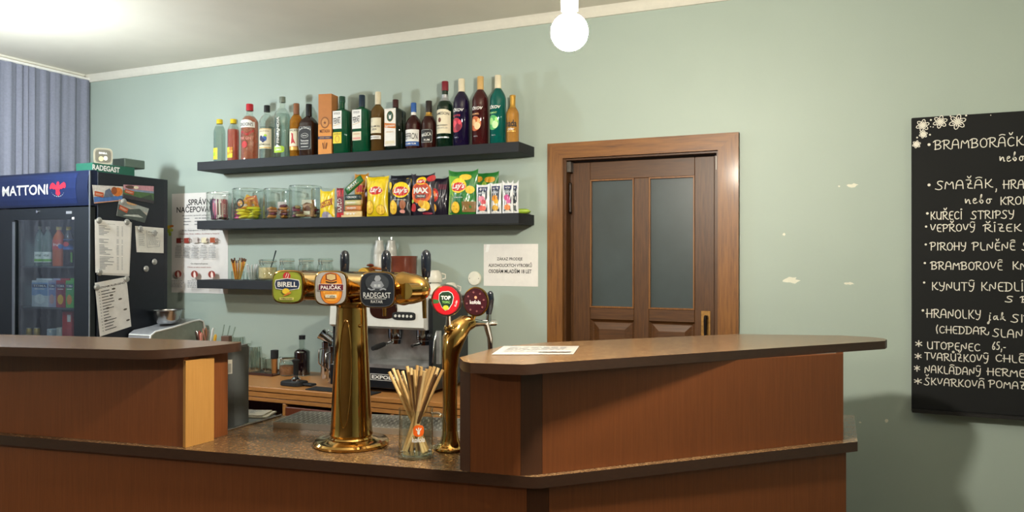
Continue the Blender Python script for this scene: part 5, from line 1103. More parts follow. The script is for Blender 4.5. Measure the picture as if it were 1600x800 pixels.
photo([(193, 288.5), (240, 291), (240, 318), (192, 309)], 'postcard of green fields under a pink sky, top right on the fridge side', [('rect', cc('#c08a94'), 0, .7, 1, 1), ('rect', cc('#7c8aa0'), 0, .55, 1, .7), ('rect', cc('#4c6a40'), 0, .15, 1, .58), ('poly', cc('#3a4a38'), [(.5, .15), (.9, .5), (1, .15)]), ('poly', cc('#3a3438'), [(0, 0), (1, 0), (1, .15), (0, .3)]), ('ell', cc('#5a4038'), .2, .85, .15, .12), ('ell', LCRM, .4, .85, .08, .1)]+lab_, .0008)
photo([(186, 311), (232.5, 326), (226, 348), (182, 337)], 'tilted postcard of a grey mountain below the other two on the fridge side', [('rect', cc('#9aa09c'), 0, .7, 1, 1), ('poly', cc('#4c5450'), [(0, 0), (1, 0), (1, .5), (.7, .8), (.4, .6), (0, .7)]), ('poly', cc('#b8bcb4'), [(.2, .1), (.9, .3), (.7, .4), (.3, .2)]), ('poly', cc('#d8a878'), [(.3, .85), (.5, .9), (.6, 1), (.2, 1)])]+lab_, .002)
MG = M('#a9a8a2', .3, .5)
for px, py, lab in ((154.5, 344.5, 'at the top left of the price list'), (198, 347, 'at the top right of the price list'), (155.5, 425.5, 'at the bottom of the price list'), (197.5, 436, 'at the top right of the allergen list'), (151, 449, 'at the top left of the allergen list'), (219, 357.5, 'at the top left of the small slips'), (241, 364, 'on the right of the small slips'), (241, 409, 'upper of two loose ones on the bare fridge side'), (228, 420, 'lower of two loose ones on the bare fridge side'), (193, 315, 'holding the tilted postcard')):
    p = fside(px, py, .0032); t = thing('magnet', 'round silver magnet '+lab, 'magnet', p, 0, 'round magnets on the fridge'); MB().lathe([(.017, 0), (.0175, .004), (.014, .0075), (.005, .009)], 20).xf(Matrix.Rotation(PI/2, 4, 'Y')).build('disc', MG, t, 40)

# ================================================================== BEER TOWER
AL = math.radians(-10)
def medallion(par, s_, n_, z, w, h, nexp, face, shapes, rim=BRASS, name='badge', tilt=0, yaw=0, stem=None):
    """badge facing -y of the parent frame; shapes in metres from the centre"""
    k_ = w/.1 if nexp > 3 else 1.06; k2_ = h/.104 if nexp > 3 else 1.06
    b = bpy.data.objects.new(name, None); ROOT.objects.link(b); b.parent = par; b.location = (s_, n_, z); b.rotation_euler = (tilt, 0, yaw)
    m = MB().rings([(-.006, w*.5, h*.5, nexp), (.002, w*.5+.001, h*.5+.001, nexp), (.006, w*.5, h*.5, nexp), (.007, w*.5-.003, h*.5-.003, nexp)], 48)
    m.xf(Matrix.Rotation(PI/2, 4, 'X')); o = m.build(name, rim, par, 40); o.location = b.location; o.rotation_euler = b.rotation_euler
    bpy.data.objects.remove(b)
    m = MB().rings([(.0071, w*.5-.004, h*.5-.004, nexp), (.0076, w*.5-.0045, h*.5-.0045, nexp)], 48); m.xf(Matrix.Rotation(PI/2, 4, 'X')); m.build('badge_face', face, o, 40)
    mb, mats = deco(shapes, lambda u, v, e: (u*k_, -.0078-e, v*k2_)); mb.build('badge_print', mats, o, 0)
    return o
bt = atz(549, 694, ZL)
tw = thing('beer_tower', 'large polished brass T-shaped beer tower with three badges on the worktop', 'beer tap', (bt.x, bt.y, ZL+.0003), AL)
TH = .508
col = [(.066, .028), (.070, .036), (.067, .045), (.066, .06)]+[(.066-.018*t, .06+(.44-.06)*t) for t in (.15, .3, .5, .7, .85, 1)]+[(.049, .447), (.053, .452), (.053, .460), (.046, .468), (.04, .49)]
MB().lathe([(.118, 0), (.121, .003), (.121, .010), (.115, .016), (.085, .018), (.08, .021), (.07, .023), (.066, .028)], 56).build('base_plate', BRASS, tw, 30)
MB().lathe(col, 48).build('column', BRASS, tw, 40)
# embossed arch outline on the column
pts_ = []
for k in range(49):
    a = 2*PI*k/48; v = .235+.17*math.sin(a); u = .021*math.cos(a)*(1 if math.sin(a) > -.2 else 1)
    rr_ = .0668-.018*max(0, min(1, (v-.06)/.38)); an = u/rr_+.42; pts_.append((rr_*math.sin(an), -rr_*math.cos(an), v))
MB().tube(pts_, .0018, 6).build('embossed_arch', BRASS, tw, 60)
MB().sphere((.0515, -.0125, .385), .006, seg=10).build('stud', BRASS, tw)
tb = MB().lathe([(.004, -.262), (.03, -.26), (.046, -.25), (.05, -.235), (.05, .216), (.052, .22), (.052, .227), (.049, .232), (.046, .262), (.039, .288), (.028, .306), (.014, .317), (.002, .32)], 48)
tb.xf(Matrix.Translation((0, 0, TH)) @ Matrix.Rotation(PI/2, 4, 'Y')); tb.build('crossbar', BRASS, tw, 40)
for k in (-.225, -.09, .12): MB().lathe([(.0512, k-.004), (.0525, k), (.0512, k+.004)], 40, cap=(False, False)).xf(Matrix.Translation((0, 0, TH)) @ Matrix.Rotation(PI/2, 4, 'Y')).build('ring_band', BRASS, tw, 40)
W_, K_ = LWHT, INK
birell = [('ring', M('#3a4420', .5), 0, 0, .047, .0485, .001, 4), ('ell', LRED, -.002, .034, .012, .0125), ('line', W_, [(-.006, .03), (-.001, .043)], .0016), ('line', W_, [(.001, .028), (.005, .042)], .0016),
          ('poly', W_, [(-.038, .022), (0, .028), (.038, .022), (.041, .008), (.037, -.006), (0, -.012), (-.037, -.006), (-.041, .008)]), ('poly', M('#1a2c4c', .4), [(-.036, .020), (0, .026), (.036, .020), (.039, .008), (.035, -.0045), (0, -.010), (-.035, -.0045), (-.039, .008)]),
          ('text', W_, 'BIRELL', 0, .008, .0155, .062, {'bold': .025}), ('ell', M('#e0c030', .5), -.004, -.0135, .012, .009), ('poly', LORG, [(-.012, -.03), (.01, -.022), (.014, -.014), (.002, -.018), (-.01, -.026)]), ('rect', M('#c4bd6a', .5), -.024, -.041, .022, -.033), ('text', K_, 'POMELO & GREP', -.001, -.037, .004, .036)]
palicak = [('ell', M('#8c3a20', .5), .003, .0, .034, .0475, 2.6), ('ell', M('#d98326', .4), .003, .0, .0325, .046, 2.6), ('ell', M('#e6a03c', .4), .003, -.005, .025, .034, 2.4), ('poly', M('#7a3014', .5), [(-.014, .042), (.0, .046), (.018, .042), (.02, .026), (.003, .02), (-.014, .026)]), ('poly', M('#c9b07c', .5), [(-.011, .040), (.0, .043), (.015, .040), (.016, .028), (.003, .024), (-.01, .028)]), ('line', M('#3a1a10', .5), [(-.014, .020), (.003, .016), (.02, .020)], .004),
           ('rect', W_, -.036, -.007, .041, .013), ('rect', M('#5c1a2c', .4), -.035, -.006, .04, .012), ('text', W_, 'PALIČÁK', .0025, .004, .0145, .062, {'bold': .02}), ('rect', LCRM, -.014, -.028, .02, -.019), ('text', K_, '11° LEŽÁK', .003, -.0235, .006, .026, {'bold': .02}), ('text', M('#7a3014', .5), 'poctivé pivo', .003, -.0135, .005, .034)]
radegast = [('ring', M('#6b7078', .4, .4), 0, 0, .0485, .0488, .001, 4), ('ell', M('#2f343a', .5), 0, .02, .034, .026), ('poly', M('#8d9298', .4), [(-.008, .03), (-.004, .04), (.006, .041), (.011, .033), (.008, .026), (-.004, .024)]), ('poly', M('#7c8188', .4), [(-.02, .012), (-.013, .024), (.012, .025), (.02, .012), (.012, .004), (-.012, .004)]), ('rect', M('#a8adb2', .4), -.009, .008, -.001, .0155), ('rect', M('#a8adb2', .4), .002, .008, .010, .0155), ('line', M('#888d94', .4), [(-.026, .004), (-.016, -.001), (-.006, .002)], .004), ('line', M('#888d94', .4), [(.008, -.001), (.018, .004), (.026, .0)], .004),
            ('text', M('#d2d4d2', .4), 'RADEGAST', 0, -.0155, .0155, .078, {'bold': .0}), ('rect', M('#c2c4c2', .4), -.036, -.0265, .026, -.0252), ('text', M('#b8bab8', .4), 'RATAR', 0, -.034, .008, .034, {'bold': .01})]
for s_, face, shp, yw_, lb_ in ((-.171, M('#8f9a2e', .35, coat=.4), birell, .04, 'olive green badge'), (.026, M('#a3a09c', .35, coat=.4), palicak, .06, 'grey and orange badge'), (.2216, M('#1c222a', .3, coat=.4), radegast, .10, 'dark badge')):
    o = medallion(tw, s_, -.112, TH, .109, .107, 4.0, face, shp, yaw=math.radians(22)); o['label'] = lb_
    st = MB(); st.tube([(s_, -.045, TH), (s_, -.104, TH)], .017, 20); st.tube([(s_, -.045, TH), (s_, -.060, TH)], .027, 24); st.build('badge_stem', BRASS, tw, 40)
    # faucet on the far side
    s_ = {-.171: -.162, .026: .032, .2216: .205}[s_]
    fc = MB(); fc.tube([(s_, .045, TH-.008), (s_, .115, TH-.008)], [.016, .013], 16); fc.tube([(s_, .10, TH-.03), (s_, .118, TH+.005), (s_, .124, TH+.03)], [.012, .013, .009], 16); fc.tube([(s_, .112, TH-.01), (s_, .118, TH-.04), (s_+.002, .118, TH-.10)], [.009, .0075, .0065], 12)
    fa = fc.build('faucet', M('#a9834a', .25, 1), tw, 40); hb_ = MB()
    hb_.lathe([(.007, 0), (.0135, .006), (.0155, .03), (.0165, .055), (.0155, .078), (.011, .088), (.003, .0925)], 20); hb_.xf(Matrix.Translation((s_, .127, TH+.028))); hb_.build('tap_handle', M('#10151e', .18, coat=.6), fa, 50)
    MB().lathe([(.0085, 0), (.0105, .004), (.0085, .010)], 16).xf(Matrix.Translation((s_, .126, TH+.018))).build('collar', BRASS, fa, 40)
m = MB(); m.tube([(.298, -.03, TH-.004), (.298, -.075, TH-.004)], [.024, .024], 28); m.build('spare_badge_mount', BRASS, tw, 40)

# ---- small curved brass tower with round badges
sb = atz(703, 702, ZL); S2 = math.radians(-22)
st2 = thing('cobra_tap', 'slim curved brass drinks tap with round red and brown badges', 'beer tap', (sb.x, sb.y, ZL+.0003), S2)
MB().lathe([(.047, 0), (.05, .003), (.048, .008), (.036, .014), (.028, .03), (.0235, .06)], 36).build('base_flange', BRASS, st2, 40)
MB().tube([(0, 0, .05), (0, 0, .15), (0, .0, .25), (0, .002, .30), (0, .012, .342), (0, .032, .374), (0, .060, .391), (0, .090, .394)], [.0235, .0225, .024, .028, .035, .036, .029, .021], 28).build('neck', BRASS, st2, 60)
MB().sphere((0, -.0, .380), .020, seg=18).build('cap', BRASS, st2)
t1 = [('ell', M('#c41f28', .35), 0, 0, .0395, .0415), ('poly', M('#3a6a3c', .4), [(-.040, .004), (-.020, .001), (-.022, -.008), (-.038, -.010)]), ('poly', W_, [(-.021, .019), (-.012, .026), (.008, .028), (.019, .022), (.024, .01), (.020, -.009), (.009, -.026), (-.002, -.030), (-.012, -.021), (-.022, .0)]), ('poly', M('#1f3a28', .4), [(-.0195, .0175), (-.0115, .0245), (.008, .0262), (.0178, .0205), (.0224, .0095), (.0185, -.0085), (.008, -.0245), (-.002, -.028), (-.0112, -.020), (-.0205, .0)]), ('ell', M('#c9c43c', .4), 0, -.021, .009, .007), ('text', W_, 'TOP', 0, .008, .012, .030, {'bold': .04}), ('text', M('#8fc46a', .4), 'TOPIC', .001, -.005, .007, .024, {'bold': .03}), ('text', W_, 'Kolín', .031, -.008, .006, .018, {'rot': 1.3})]
t2 = [('ring', M('#2c0f14', .4), 0, 0, .037, .040, .001), ('ell', M('#e8a07c', .4), .001, .013, .0042, .0042), ('text', W_, 'kofola', 0, -.001, .012, .034, {'bold': .01})]
for a in range(8): t2.append(('ell', M('#7a4a4c', .5), .027*math.cos(a*PI/4+.2), .029*math.sin(a*PI/4+.2), .003, .003))
o = medallion(st2, .014, -.026, .470, .098, .099, 2, M('#8c1c24', .35, coat=.4), t1, rim=CHROME, yaw=math.radians(34)); o['label'] = 'round red badge'
m = MB(); m.tube([(0, -.006, .38), (.006, -.012, .412), (.012, -.016, .44)], [.011, .008, .007], 14); m.build('badge_stem', CHROME, st2, 40)
o = medallion(st2, .022, .090, .462, .084, .094, 2, M('#3a141c', .3, coat=.4), t2, rim=BRASS, yaw=math.radians(30)); o['label'] = 'round brown badge'
m = MB(); m.tube([(.006, .078, .392), (.016, .09, .42), (.022, .098, .445)], [.009, .007, .006], 14); m.build('badge_stem', BRASS, st2, 40)
m = MB(); m.tube([(0, .085, .394), (0, .125, .391), (.004, .16, .389)], [.017, .012, .011], 16); m.tube([(.004, .15, .391), (.006, .165, .34), (.010, .167, .26)], [.012, .009, .0075], 14); m.tube([(.002, .135, .389), (.012, .185, .388)], .010, 12); m.build('faucet', CHROME, st2, 40)
m = MB(); m.tube([(.006, .158, .390), (.008, .158, .420)], [.0105, .008], 14); m.build('handle_collar', CHROME, st2, 40)
m = MB(); m.tube([(.008, .158, .418), (.011, .158, .442), (.016, .156, .467), (.020, .154, .487), (.021, .154, .494)], [.009, .0125, .0135, .010, .004], 16); m.build('tap_handle', M('#10151e', .18, coat=.6), st2, 60)

# ---- drip tray
TT = [atz(*p, ZL+.022) for p in ((420, 662), (719, 678), (719, 657), (488, 643))]
ax = (TT[1]-TT[0]).normalized(); ay = Vector((-ax.y, ax.x, 0)); LT = .78; WT = .205
dt = thing('drip_tray', 'perforated stainless steel drip tray behind the beer tower', 'tray', (TT[0].x+ay.x*.03, TT[0].y+ay.y*.03, ZL+.0003), math.atan2(ax.y, ax.x))
MB().box((0, 0, 0), (LT, WT, .004)).box((0, 0, .004), (LT, .004, .022)).box((0, WT-.004, .004), (LT, WT, .022)).box((0, .004, .004), (.004, WT-.004, .022)).box((LT-.004, .004, .004), (LT, WT-.004, .022)).build('tray', M('#b5b4ae', .35, .7), dt, 0)
MB().box((.005, .005, .0045), (LT-.005, WT-.005, .012)).build('dark_well', M('#141310', .6), dt, 0)
gr_ = MB(); NXg, NYg = 40, 11; pz = .0215
cw, ch_ = (LT-.012)/NXg, (WT-.012)/NYg
for j in range(NYg):
    for i in range(NXg):
        x0, y0 = .006+i*cw+(cw*.25 if j % 2 else -cw*.0), .006+j*ch_
        if x0+cw > LT-.005: continue
        q = .13; a_ = [(x0, y0), (x0+cw, y0), (x0+cw, y0+ch_), (x0, y0+ch_)]; b_ = [(x0+cw*q, y0+ch_*.2), (x0+cw*(1-q), y0+ch_*.2), (x0+cw*(1-q), y0+ch_*.8), (x0+cw*q, y0+ch_*.8)]
        gr_.add([(x, y, pz) for x, y in a_]+[(x, y, pz) for x, y in b_]+[(x, y, pz-.002) for x, y in b_], [(k, (k+1) % 4, 4+(k+1) % 4, 4+k) for k in range(4)]+[(4+k, 4+(k+1) % 4, 8+(k+1) % 4, 8+k) for k in range(4)])
gr_.build('perforated_grate', M('#aaa89f', .35, .7), dt, 0)

# ---- steel sink edge, newspaper and grey case on the left
e0, e1 = atz(351, 675, ZL), atz(439, 650, ZL)
sx = thing('sink_deck', 'thin stainless sink edge set in the worktop behind the left bar section', 'sink', (0, 0, ZL))
MB().prism([(e0.x, e0.y), (e1.x, e1.y), (e1.x-.55, e1.y-.085), (e0.x-.5, e0.y-.0)], .0003, .0022).build('deck', M('#7d7f7e', .4, .8), sx, 0)
rm_ = MB(); rm_.tube([(e0.x, e0.y, .004), (e1.x, e1.y, .004)], .004, 8); rm_.build('rim', STEEL, sx)
nw = thing('newspaper', 'folded newspaper lying behind the grey case on the sink edge', 'newspaper', (-2.085, -1.245, ZL+.0024), .35)
MB().box((-.10, -.06, 0), (.085, .05, .006), 0, .001).box((-.09, -.055, .0062), (.07, .045, .011), 0, .001).build('pages', M('#b9b2a0', .8), nw, 0)
print_on(para(GREYINK, -.08, .06, .035, 9, .009, .004, 3), lambda u, v, e: (u, v, .011+e), nw, 'printing')
gc = thing('grey_case', 'dark grey curved device casing standing beside the left bar section', 'device', (-2.20, -1.41, ZL+.0024), .03)
c1 = atz(384, 660, ZL)
H_ = 1.185-ZL
arc = [(.205*math.cos(a)+.02, -.02+.075*math.sin(a)) for a in [(-PI/2)+PI*k/14 for k in range(15)]]
pf = [(-.2, -.07), (.13, -.07), (.155, -.066), (.175, -.055), (.205, -.02), (.21, .02), (.2, .06), (-.2, .06)]
MB().prism(pf, .0, H_-.006, 0).build('shell', M('#4c4f4e', .5), gc, 30)
MB().prism([(x*.985, y*.96) for x, y in pf], H_-.006, H_).build('top', M('#6a6c6a', .5), gc, 30)
nn = Vector((.04, .026, 0))
print_on([('rect', M('#c9c4b4', .6), .0, .0, .034, .05), ('rect', M('#8f8d84', .7), .003, .003, .031, .036)], lambda u, v, e: (.178+u*.651+e*.76, -.0512+u*.759-e*.65, .188+v), gc, 'sticker')

# ================================================================== MUG WITH STRAWS
mg = atz(650, 713, ZL); s = mpp(mg); R_ = 28*s; MH = .146
mug = thing('beer_mug', 'clear glass mug with orange logo holding paper straws on the worktop', 'mug', (mg.x, mg.y, ZL+.0003), .3)
gm = thin_glass('#f3f7f2', 1.6, edge=.3)
MB().lathe([(R_*.95, 0), (R_, .004), (R_*1.0, .014), (R_*.95, .02), (R_*.95, MH-.004), (R_*.965, MH)], 40, cap=(True, False)).build('glass', gm, mug, 40)
MB().lathe([(R_*.9, .003), (R_*.96, .008), (R_*.9, .014), (R_*.5, .016)], 40).build('thick_base', thin_glass('#e8efe6', 2.2, edge=.5), mug, 40)
hm = MB(); hm.tube([(R_*.93, 0, MH*.88), (R_*1.25, 0, MH*.90), (R_*1.5, 0, MH*.84), (R_*1.6, 0, MH*.7), (R_*1.6, 0, MH*.45), (R_*1.48, 0, MH*.3), (R_*1.2, 0, MH*.2), (R_*.93, 0, MH*.2)], [.006, .0065, .007, .007, .007, .007, .0065, .006], 12); hm.build('handle', thin_glass('#e4ece4', 2.0, edge=.4), mug, 60)
OR = M('#e8641c', .4); mmap = lambda u, v, e: ((R_*.955+e)*math.sin(u/R_+.38), -(R_*.955+e)*math.cos(u/R_+.38), v)
print_on([('ell', OR, 0, .088, .017, .017, 3), ('ell', W_, 0, .083, .004, .007), ('line', W_, [(-.003, .088), (-.008, .095)], .003), ('line', W_, [(.003, .088), (.008, .096)], .003), ('line', W_, [(0, .088), (0, .098)], .003), ('text', W_, 'kofola', 0, .062, .016, .04, {'bold': .02})], mmap, mug, 'logo')
tips = [(608, 581), (614, 576), (620, 578), (636, 572), (642, 575), (652, 571), (658, 573), (663, 580), (673, 573), (679, 573), (685, 575), (692, 578), (647, 578), (629, 580), (667, 577), (657, 588), (681, 586), (643, 586)]
rs = random.Random(5); proto = None
for k, (px, py) in enumerate(tips):
    Yt = mg.y+rs.uniform(-.03, .03); tip = aty(px, py, Yt); off_ = (tip-Vector((mg.x, mg.y, tip.z)))
    lat = off_.x*.8
    L1 = max(-.034, min(.034, -off_.x*.55+rs.uniform(-.012, .012))); b0 = Vector((mg.x+L1, mg.y-off_.y*.4+rs.uniform(-.012, .012), ZL+.017))
    dirv = tip-b0; tt = (MH-.017)/(dirv.z); rim = b0+dirv*tt-Vector((mg.x, mg.y, 0)); rim.z = 0
    if rim.length > R_*.82:      # keep the straw inside the rim
        b0 = b0-Vector((rim.x, rim.y, 0)).normalized()*(rim.length-R_*.82)*1.7; q_ = b0-Vector((mg.x, mg.y, b0.z))
        if q_.length > R_*.82: b0 = Vector((mg.x, mg.y, b0.z))+q_.normalized()*R_*.82
    dirv = tip-b0; L = dirv.length
    c_ = ('#c9a468', '#d8b880', '#b8935a')[k % 3]
    lab = 'pale brown paper straw in the glass mug' if k < 15 else 'darker brown paper straw at the front of the glass mug'
    if k >= 15: c_ = '#7a5430'
    t = thing('straw', lab, 'straw', b0, 0, 'paper straws in the mug' if k < 15 else 'darker straws in the mug')
    n_ = MB(); n_.lathe([(.005, 0), (.005, L)], 12, cap=(False, False)); n_.lathe([(.0041, L), (.0041, 0)], 12, cap=(False, False)); n_.add([(.005*math.cos(2*PI*i/12), .005*math.sin(2*PI*i/12), L) for i in range(12)]+[(.0041*math.cos(2*PI*i/12), .0041*math.sin(2*PI*i/12), L) for i in range(12)], [(i, (i+1) % 12, 12+(i+1) % 12, 12+i) for i in range(12)])
    n_.build('tube', M(c_, .7, var=.1), t, 60)
    t.rotation_mode = 'QUATERNION'; t.rotation_quaternion = dirv.to_track_quat('Z', 'Y')

# menu card lying on the right bar top
q = [atz(*p, ZT+.0012) for p in ((787, 541), (905, 541), (896, 553.5), (768, 554))]
card('menu_sheet', 'white printed sheet lying on the left end of the right bar top', 'paper', q, (0, 0, 1), M('#c9c4bc', .35, coat=.5), para(GREYINK, .1, .9, .85, 5, .14, .04, 8)+[('rect', M('#b9b0a4', .6), .55, .15, .95, .3)])

# ================================================================== ESPRESSO MACHINE
EX0, EX1, EY0, EY1 = -2.33, -1.766, -.42, -.03; EZ = ZK+.02
em = thing('espresso_machine', 'black and steel espresso machine on the back counter behind the taps', 'coffee machine', (EX0, EY0, ZK))
w = EX1-EX0; dpt = EY1-EY0; ETOP = 1.318-ZK
WH = M('#dcdcd8', .25, .15, var=.03); BK = M('#16191e', .3); ST = M('#b9babb', .28, .75, var=.25, scale=14, bmp=.15)
for x in (.03, w-.05):
    for y in (.05, dpt-.06): MB().lathe([(.014, 0.0003), (.018, .02)], 14).xf(Matrix.Translation((x, y, 0))).build('foot', MATTE, em)
zp = aty(620, 515, EY0-.01).z-ZK     # underside of the front fascia
MB().box((.0, .0, .02), (w, dpt, .12), 0, .003).build('base', BK, em, 0)
MB().box((w-.02, .02, .12), (w, dpt, ETOP-.004), 0, .002).build('side_panel', BK, em, 0)
MB().box((0, .02, .12), (.02, dpt, ETOP-.004), 0, .002).build('side_panel', BK, em, 0)
MB().box((.02, .20, .12), (w-.02, dpt, ETOP-.004)).build('steel_back', ST, em, 0)
fa = MB(); P = []
for x in (.004, w-.03): P += [(x, .01, zp), (x, -.012, zp+.012), (x, -.002, ETOP-.02), (x, .03, ETOP), (x, .2, ETOP), (x, .2, zp)]
fa.add(P, [(i, 6+i, 6+(i+1) % 6, (i+1) % 6) for i in range(6)]+[tuple(range(6)), tuple(range(11, 5, -1))]); fa.build('fascia', WH, em, 0)
MB().box((.0, .2, ETOP), (w, dpt, ETOP+.004)).build('cup_tray', ST, em, 0)
fm = lambda u, v, e: (u, -.0125+.010*(v-zp-.012)/(ETOP-.02-zp-.012)-e, v)
def ex(px): return aty(px, 490, EY0-.01).x-EX0
def ez(py): return aty(620, py, EY0-.01).z-ZK
MB().rings([(0, (ex(620)-ex(577))/2, .052, 2.6), (.006, (ex(620)-ex(577))/2-.004, .048, 2.6)], 36).xf(Matrix.Translation(((ex(577)+ex(620))/2, -.006, ez(483))) @ Matrix.Rotation(PI/2, 4, 'X')).build('dark_window', M('#2a1512', .12, coat=.6), em, 40)
bw0, bw1 = ex(613), ex(649)
MB().rings([(0, (bw1-bw0)/2, (ez(487)-ez(500))/2, 5), (.006, (bw1-bw0)/2-.002, (ez(487)-ez(500))/2-.002, 5)], 36).xf(Matrix.Translation(((bw0+bw1)/2, -.0085, ez(493.5))) @ Matrix.Rotation(PI/2, 4, 'X')).build('button_panel', MATTE, em, 40)
for k in range(5): MB().lathe([(.0068, 0), (.006, .003)], 16).xf(Matrix.Translation((bw0+(bw1-bw0)*(.16+.17*k), -.0145, ez(493.5))) @ Matrix.Rotation(PI/2, 4, 'X')).build('button', M('#d8d8d2', .4), em)
MB().box((.02, -.004, ez(577)), (w-.02, .2, ez(571))).build('drip_grid', ST, em, 0)
MB().box((.02, .196, .15), (w-.02, .2, zp)).build('splash_plate', ST, em, 0)
for px in (601, 646):
    x = ex(px)+.0; gmb = MB(); gmb.lathe([(.036, zp-.055), (.038, zp-.045), (.038, zp-.005), (.03, zp)], 28, o=(x, .09)); o = gmb.build('group_head', CHROME, em, 40)
    pf_ = MB(); pf_.lathe([(.03, zp-.078), (.033, zp-.058)], 24, o=(x, .09)); pf_.tube([(x, .06, zp-.068), (x, -.02, zp-.072)], .008, 12); pf_.build('portafilter', CHROME, o, 40)
    hp = MB(); hp.tube([(x, -.015, zp-.072), (x, -.075, zp-.078), (x, -.11, zp-.082)], [.011, .014, .010], 14); hp.build('portafilter_handle', MATTE, o, 60) if px == 601 else None
sp_ = MB(); sp_.tube([(ex(676), .03, zp-.005), (ex(677), -.0, zp-.05), (ex(675), .0, zp-.15)], [.006, .005, .0045], 10); sp_.build('steam_wand', CHROME, em, 60)
for px in (682,): MB().box((ex(px)-.012, .01, ez(566)), (ex(px)+.004, .03, zp)).build('steel_post', ST, em, 0)
MB().sphere((ex(668), .01, ez(524)), .014, seg=12).build('steam_knob', BK, em)
fb = flat_map(0)
print_on([('rect', W_, ex(577), .058, ex(628), .058+.030), ('rect', K_, ex(577)+.002, .060, ex(628)-.002, .086), ('text', W_, 'EXPOBAR', (ex(577)+ex(628))/2, .073, .017, (ex(628)-ex(577))*.9, {'bold': .03})], fb, em, 'name_plate')
# cups on the machine
CP = M('#d6d3c6', .25, coat=.4)
def cup(px, base_y, Y, z, lab):
    x = aty(px, base_y, Y).x; t = thing('cup', lab, 'cup', (x, Y, z), .6, 'white cups on the espresso machine')
    MB().lathe([(.034, 0), (.036, .002), (.034, .03), (.028, .05), (.02, .058), (.018, .06)], 28).build('bowl', CP, t, 50)
    MB().tube([(.034, 0, .015), (.05, 0, .02), (.05, 0, .038), (.031, 0, .044)], .004, 10).build('handle', CP, t, 60)
z = ZK+ETOP+.0045
for k, (px, zz) in enumerate(((680, 0), (680, .0605), (655, 0), (704, 0))): cup(px, 450, -.20 if k != 3 else -.18, z+zz, ('upturned white cup at the bottom of the stack on the espresso machine', 'upturned white cup on top of the stack on the espresso machine', 'upturned white cup half hidden by the crossbar end', 'upturned white cup behind the round red badge')[k])

# ================================================================== THINGS ON THE BACK COUNTER
def on(px, Y): return aty(px, 560, Y).x
x = on(472, -.14); Y = -.14; s = mpp((x, Y, ZK)); h = aty(472, 524, Y).z-ZK; r = 12.3*s
t = thing('bottle', 'dark syrup bottle with black cap standing on the back counter', 'bottle', (x, Y, ZK+.0003)); P = profile(h, r, .58, .68, .36)
MB().rings([q_ for q_ in P if q_[0] < .92*h]+[(.92*h, P[-1][1], P[-1][2], 2)], 32).build('glass', CLEAR, t, 40)
L = [(max(q_[0], .004), q_[1]-.002, q_[2]-.002, 2) for q_ in P if q_[0] < .66*h]; MB().rings(L, 28).build('liquid', tint('#1e0e14', .92), t, 40)
MB().lathe([(P[-1][1]*1.15, .9*h), (P[-1][1]*1.15, h)], 20).build('cap', C_BLK, t)
# pitcher stack
def pitch(px, hw, top, Y, lab, lean=0):
    x = on(px, Y); s = mpp((x, Y, ZK)); h = aty(px, top, Y).z-ZK; r = hw*s
    t = thing('milk_pitcher', lab, 'pitcher', (x, Y, ZK+.0003), -1.9); MB().lathe([(r*.95, 0), (r, .008), (r*.98, h*.5), (r*.82, h*.8), (r*.9, h), (r*.86, h), (r*.76, h*.8), (r*.9, .02)], 32).build('body', CHROME, t, 50)
    MB().tube([(r*.8, 0, h*.85), (r*1.5, 0, h*.82), (r*1.55, 0, h*.45), (r*.95, 0, h*.35)], .004, 10).build('handle', CHROME, t, 60)
pitch(512, 10.5, 535, -.16, 'tall chrome milk pitcher left of the beer tower column')
pitch(522, 10, 541, -.27, 'shorter chrome pitcher partly hidden by the beer tower column')
x = on(511, -.16); zp_ = aty(512, 535, -.16).z
t = thing('milk_pitcher', 'chrome pitcher tipped over on top of the tall one', 'pitcher', (x+.004, -.16, zp_+.02)); m = MB().lathe([(.026, -.035), (.028, -.02), (.024, .02), (.032, .045), (.03, .045), (.022, .02), (.024, -.03)], 28); m.build('body', CHROME, t, 50); MB().tube([(.024, 0, .02), (.045, 0, .02), (.048, 0, -.01), (.027, 0, -.02)], .0035, 8).build('handle', CHROME, t, 60); t.rotation_euler = (.3, -.9, 0)
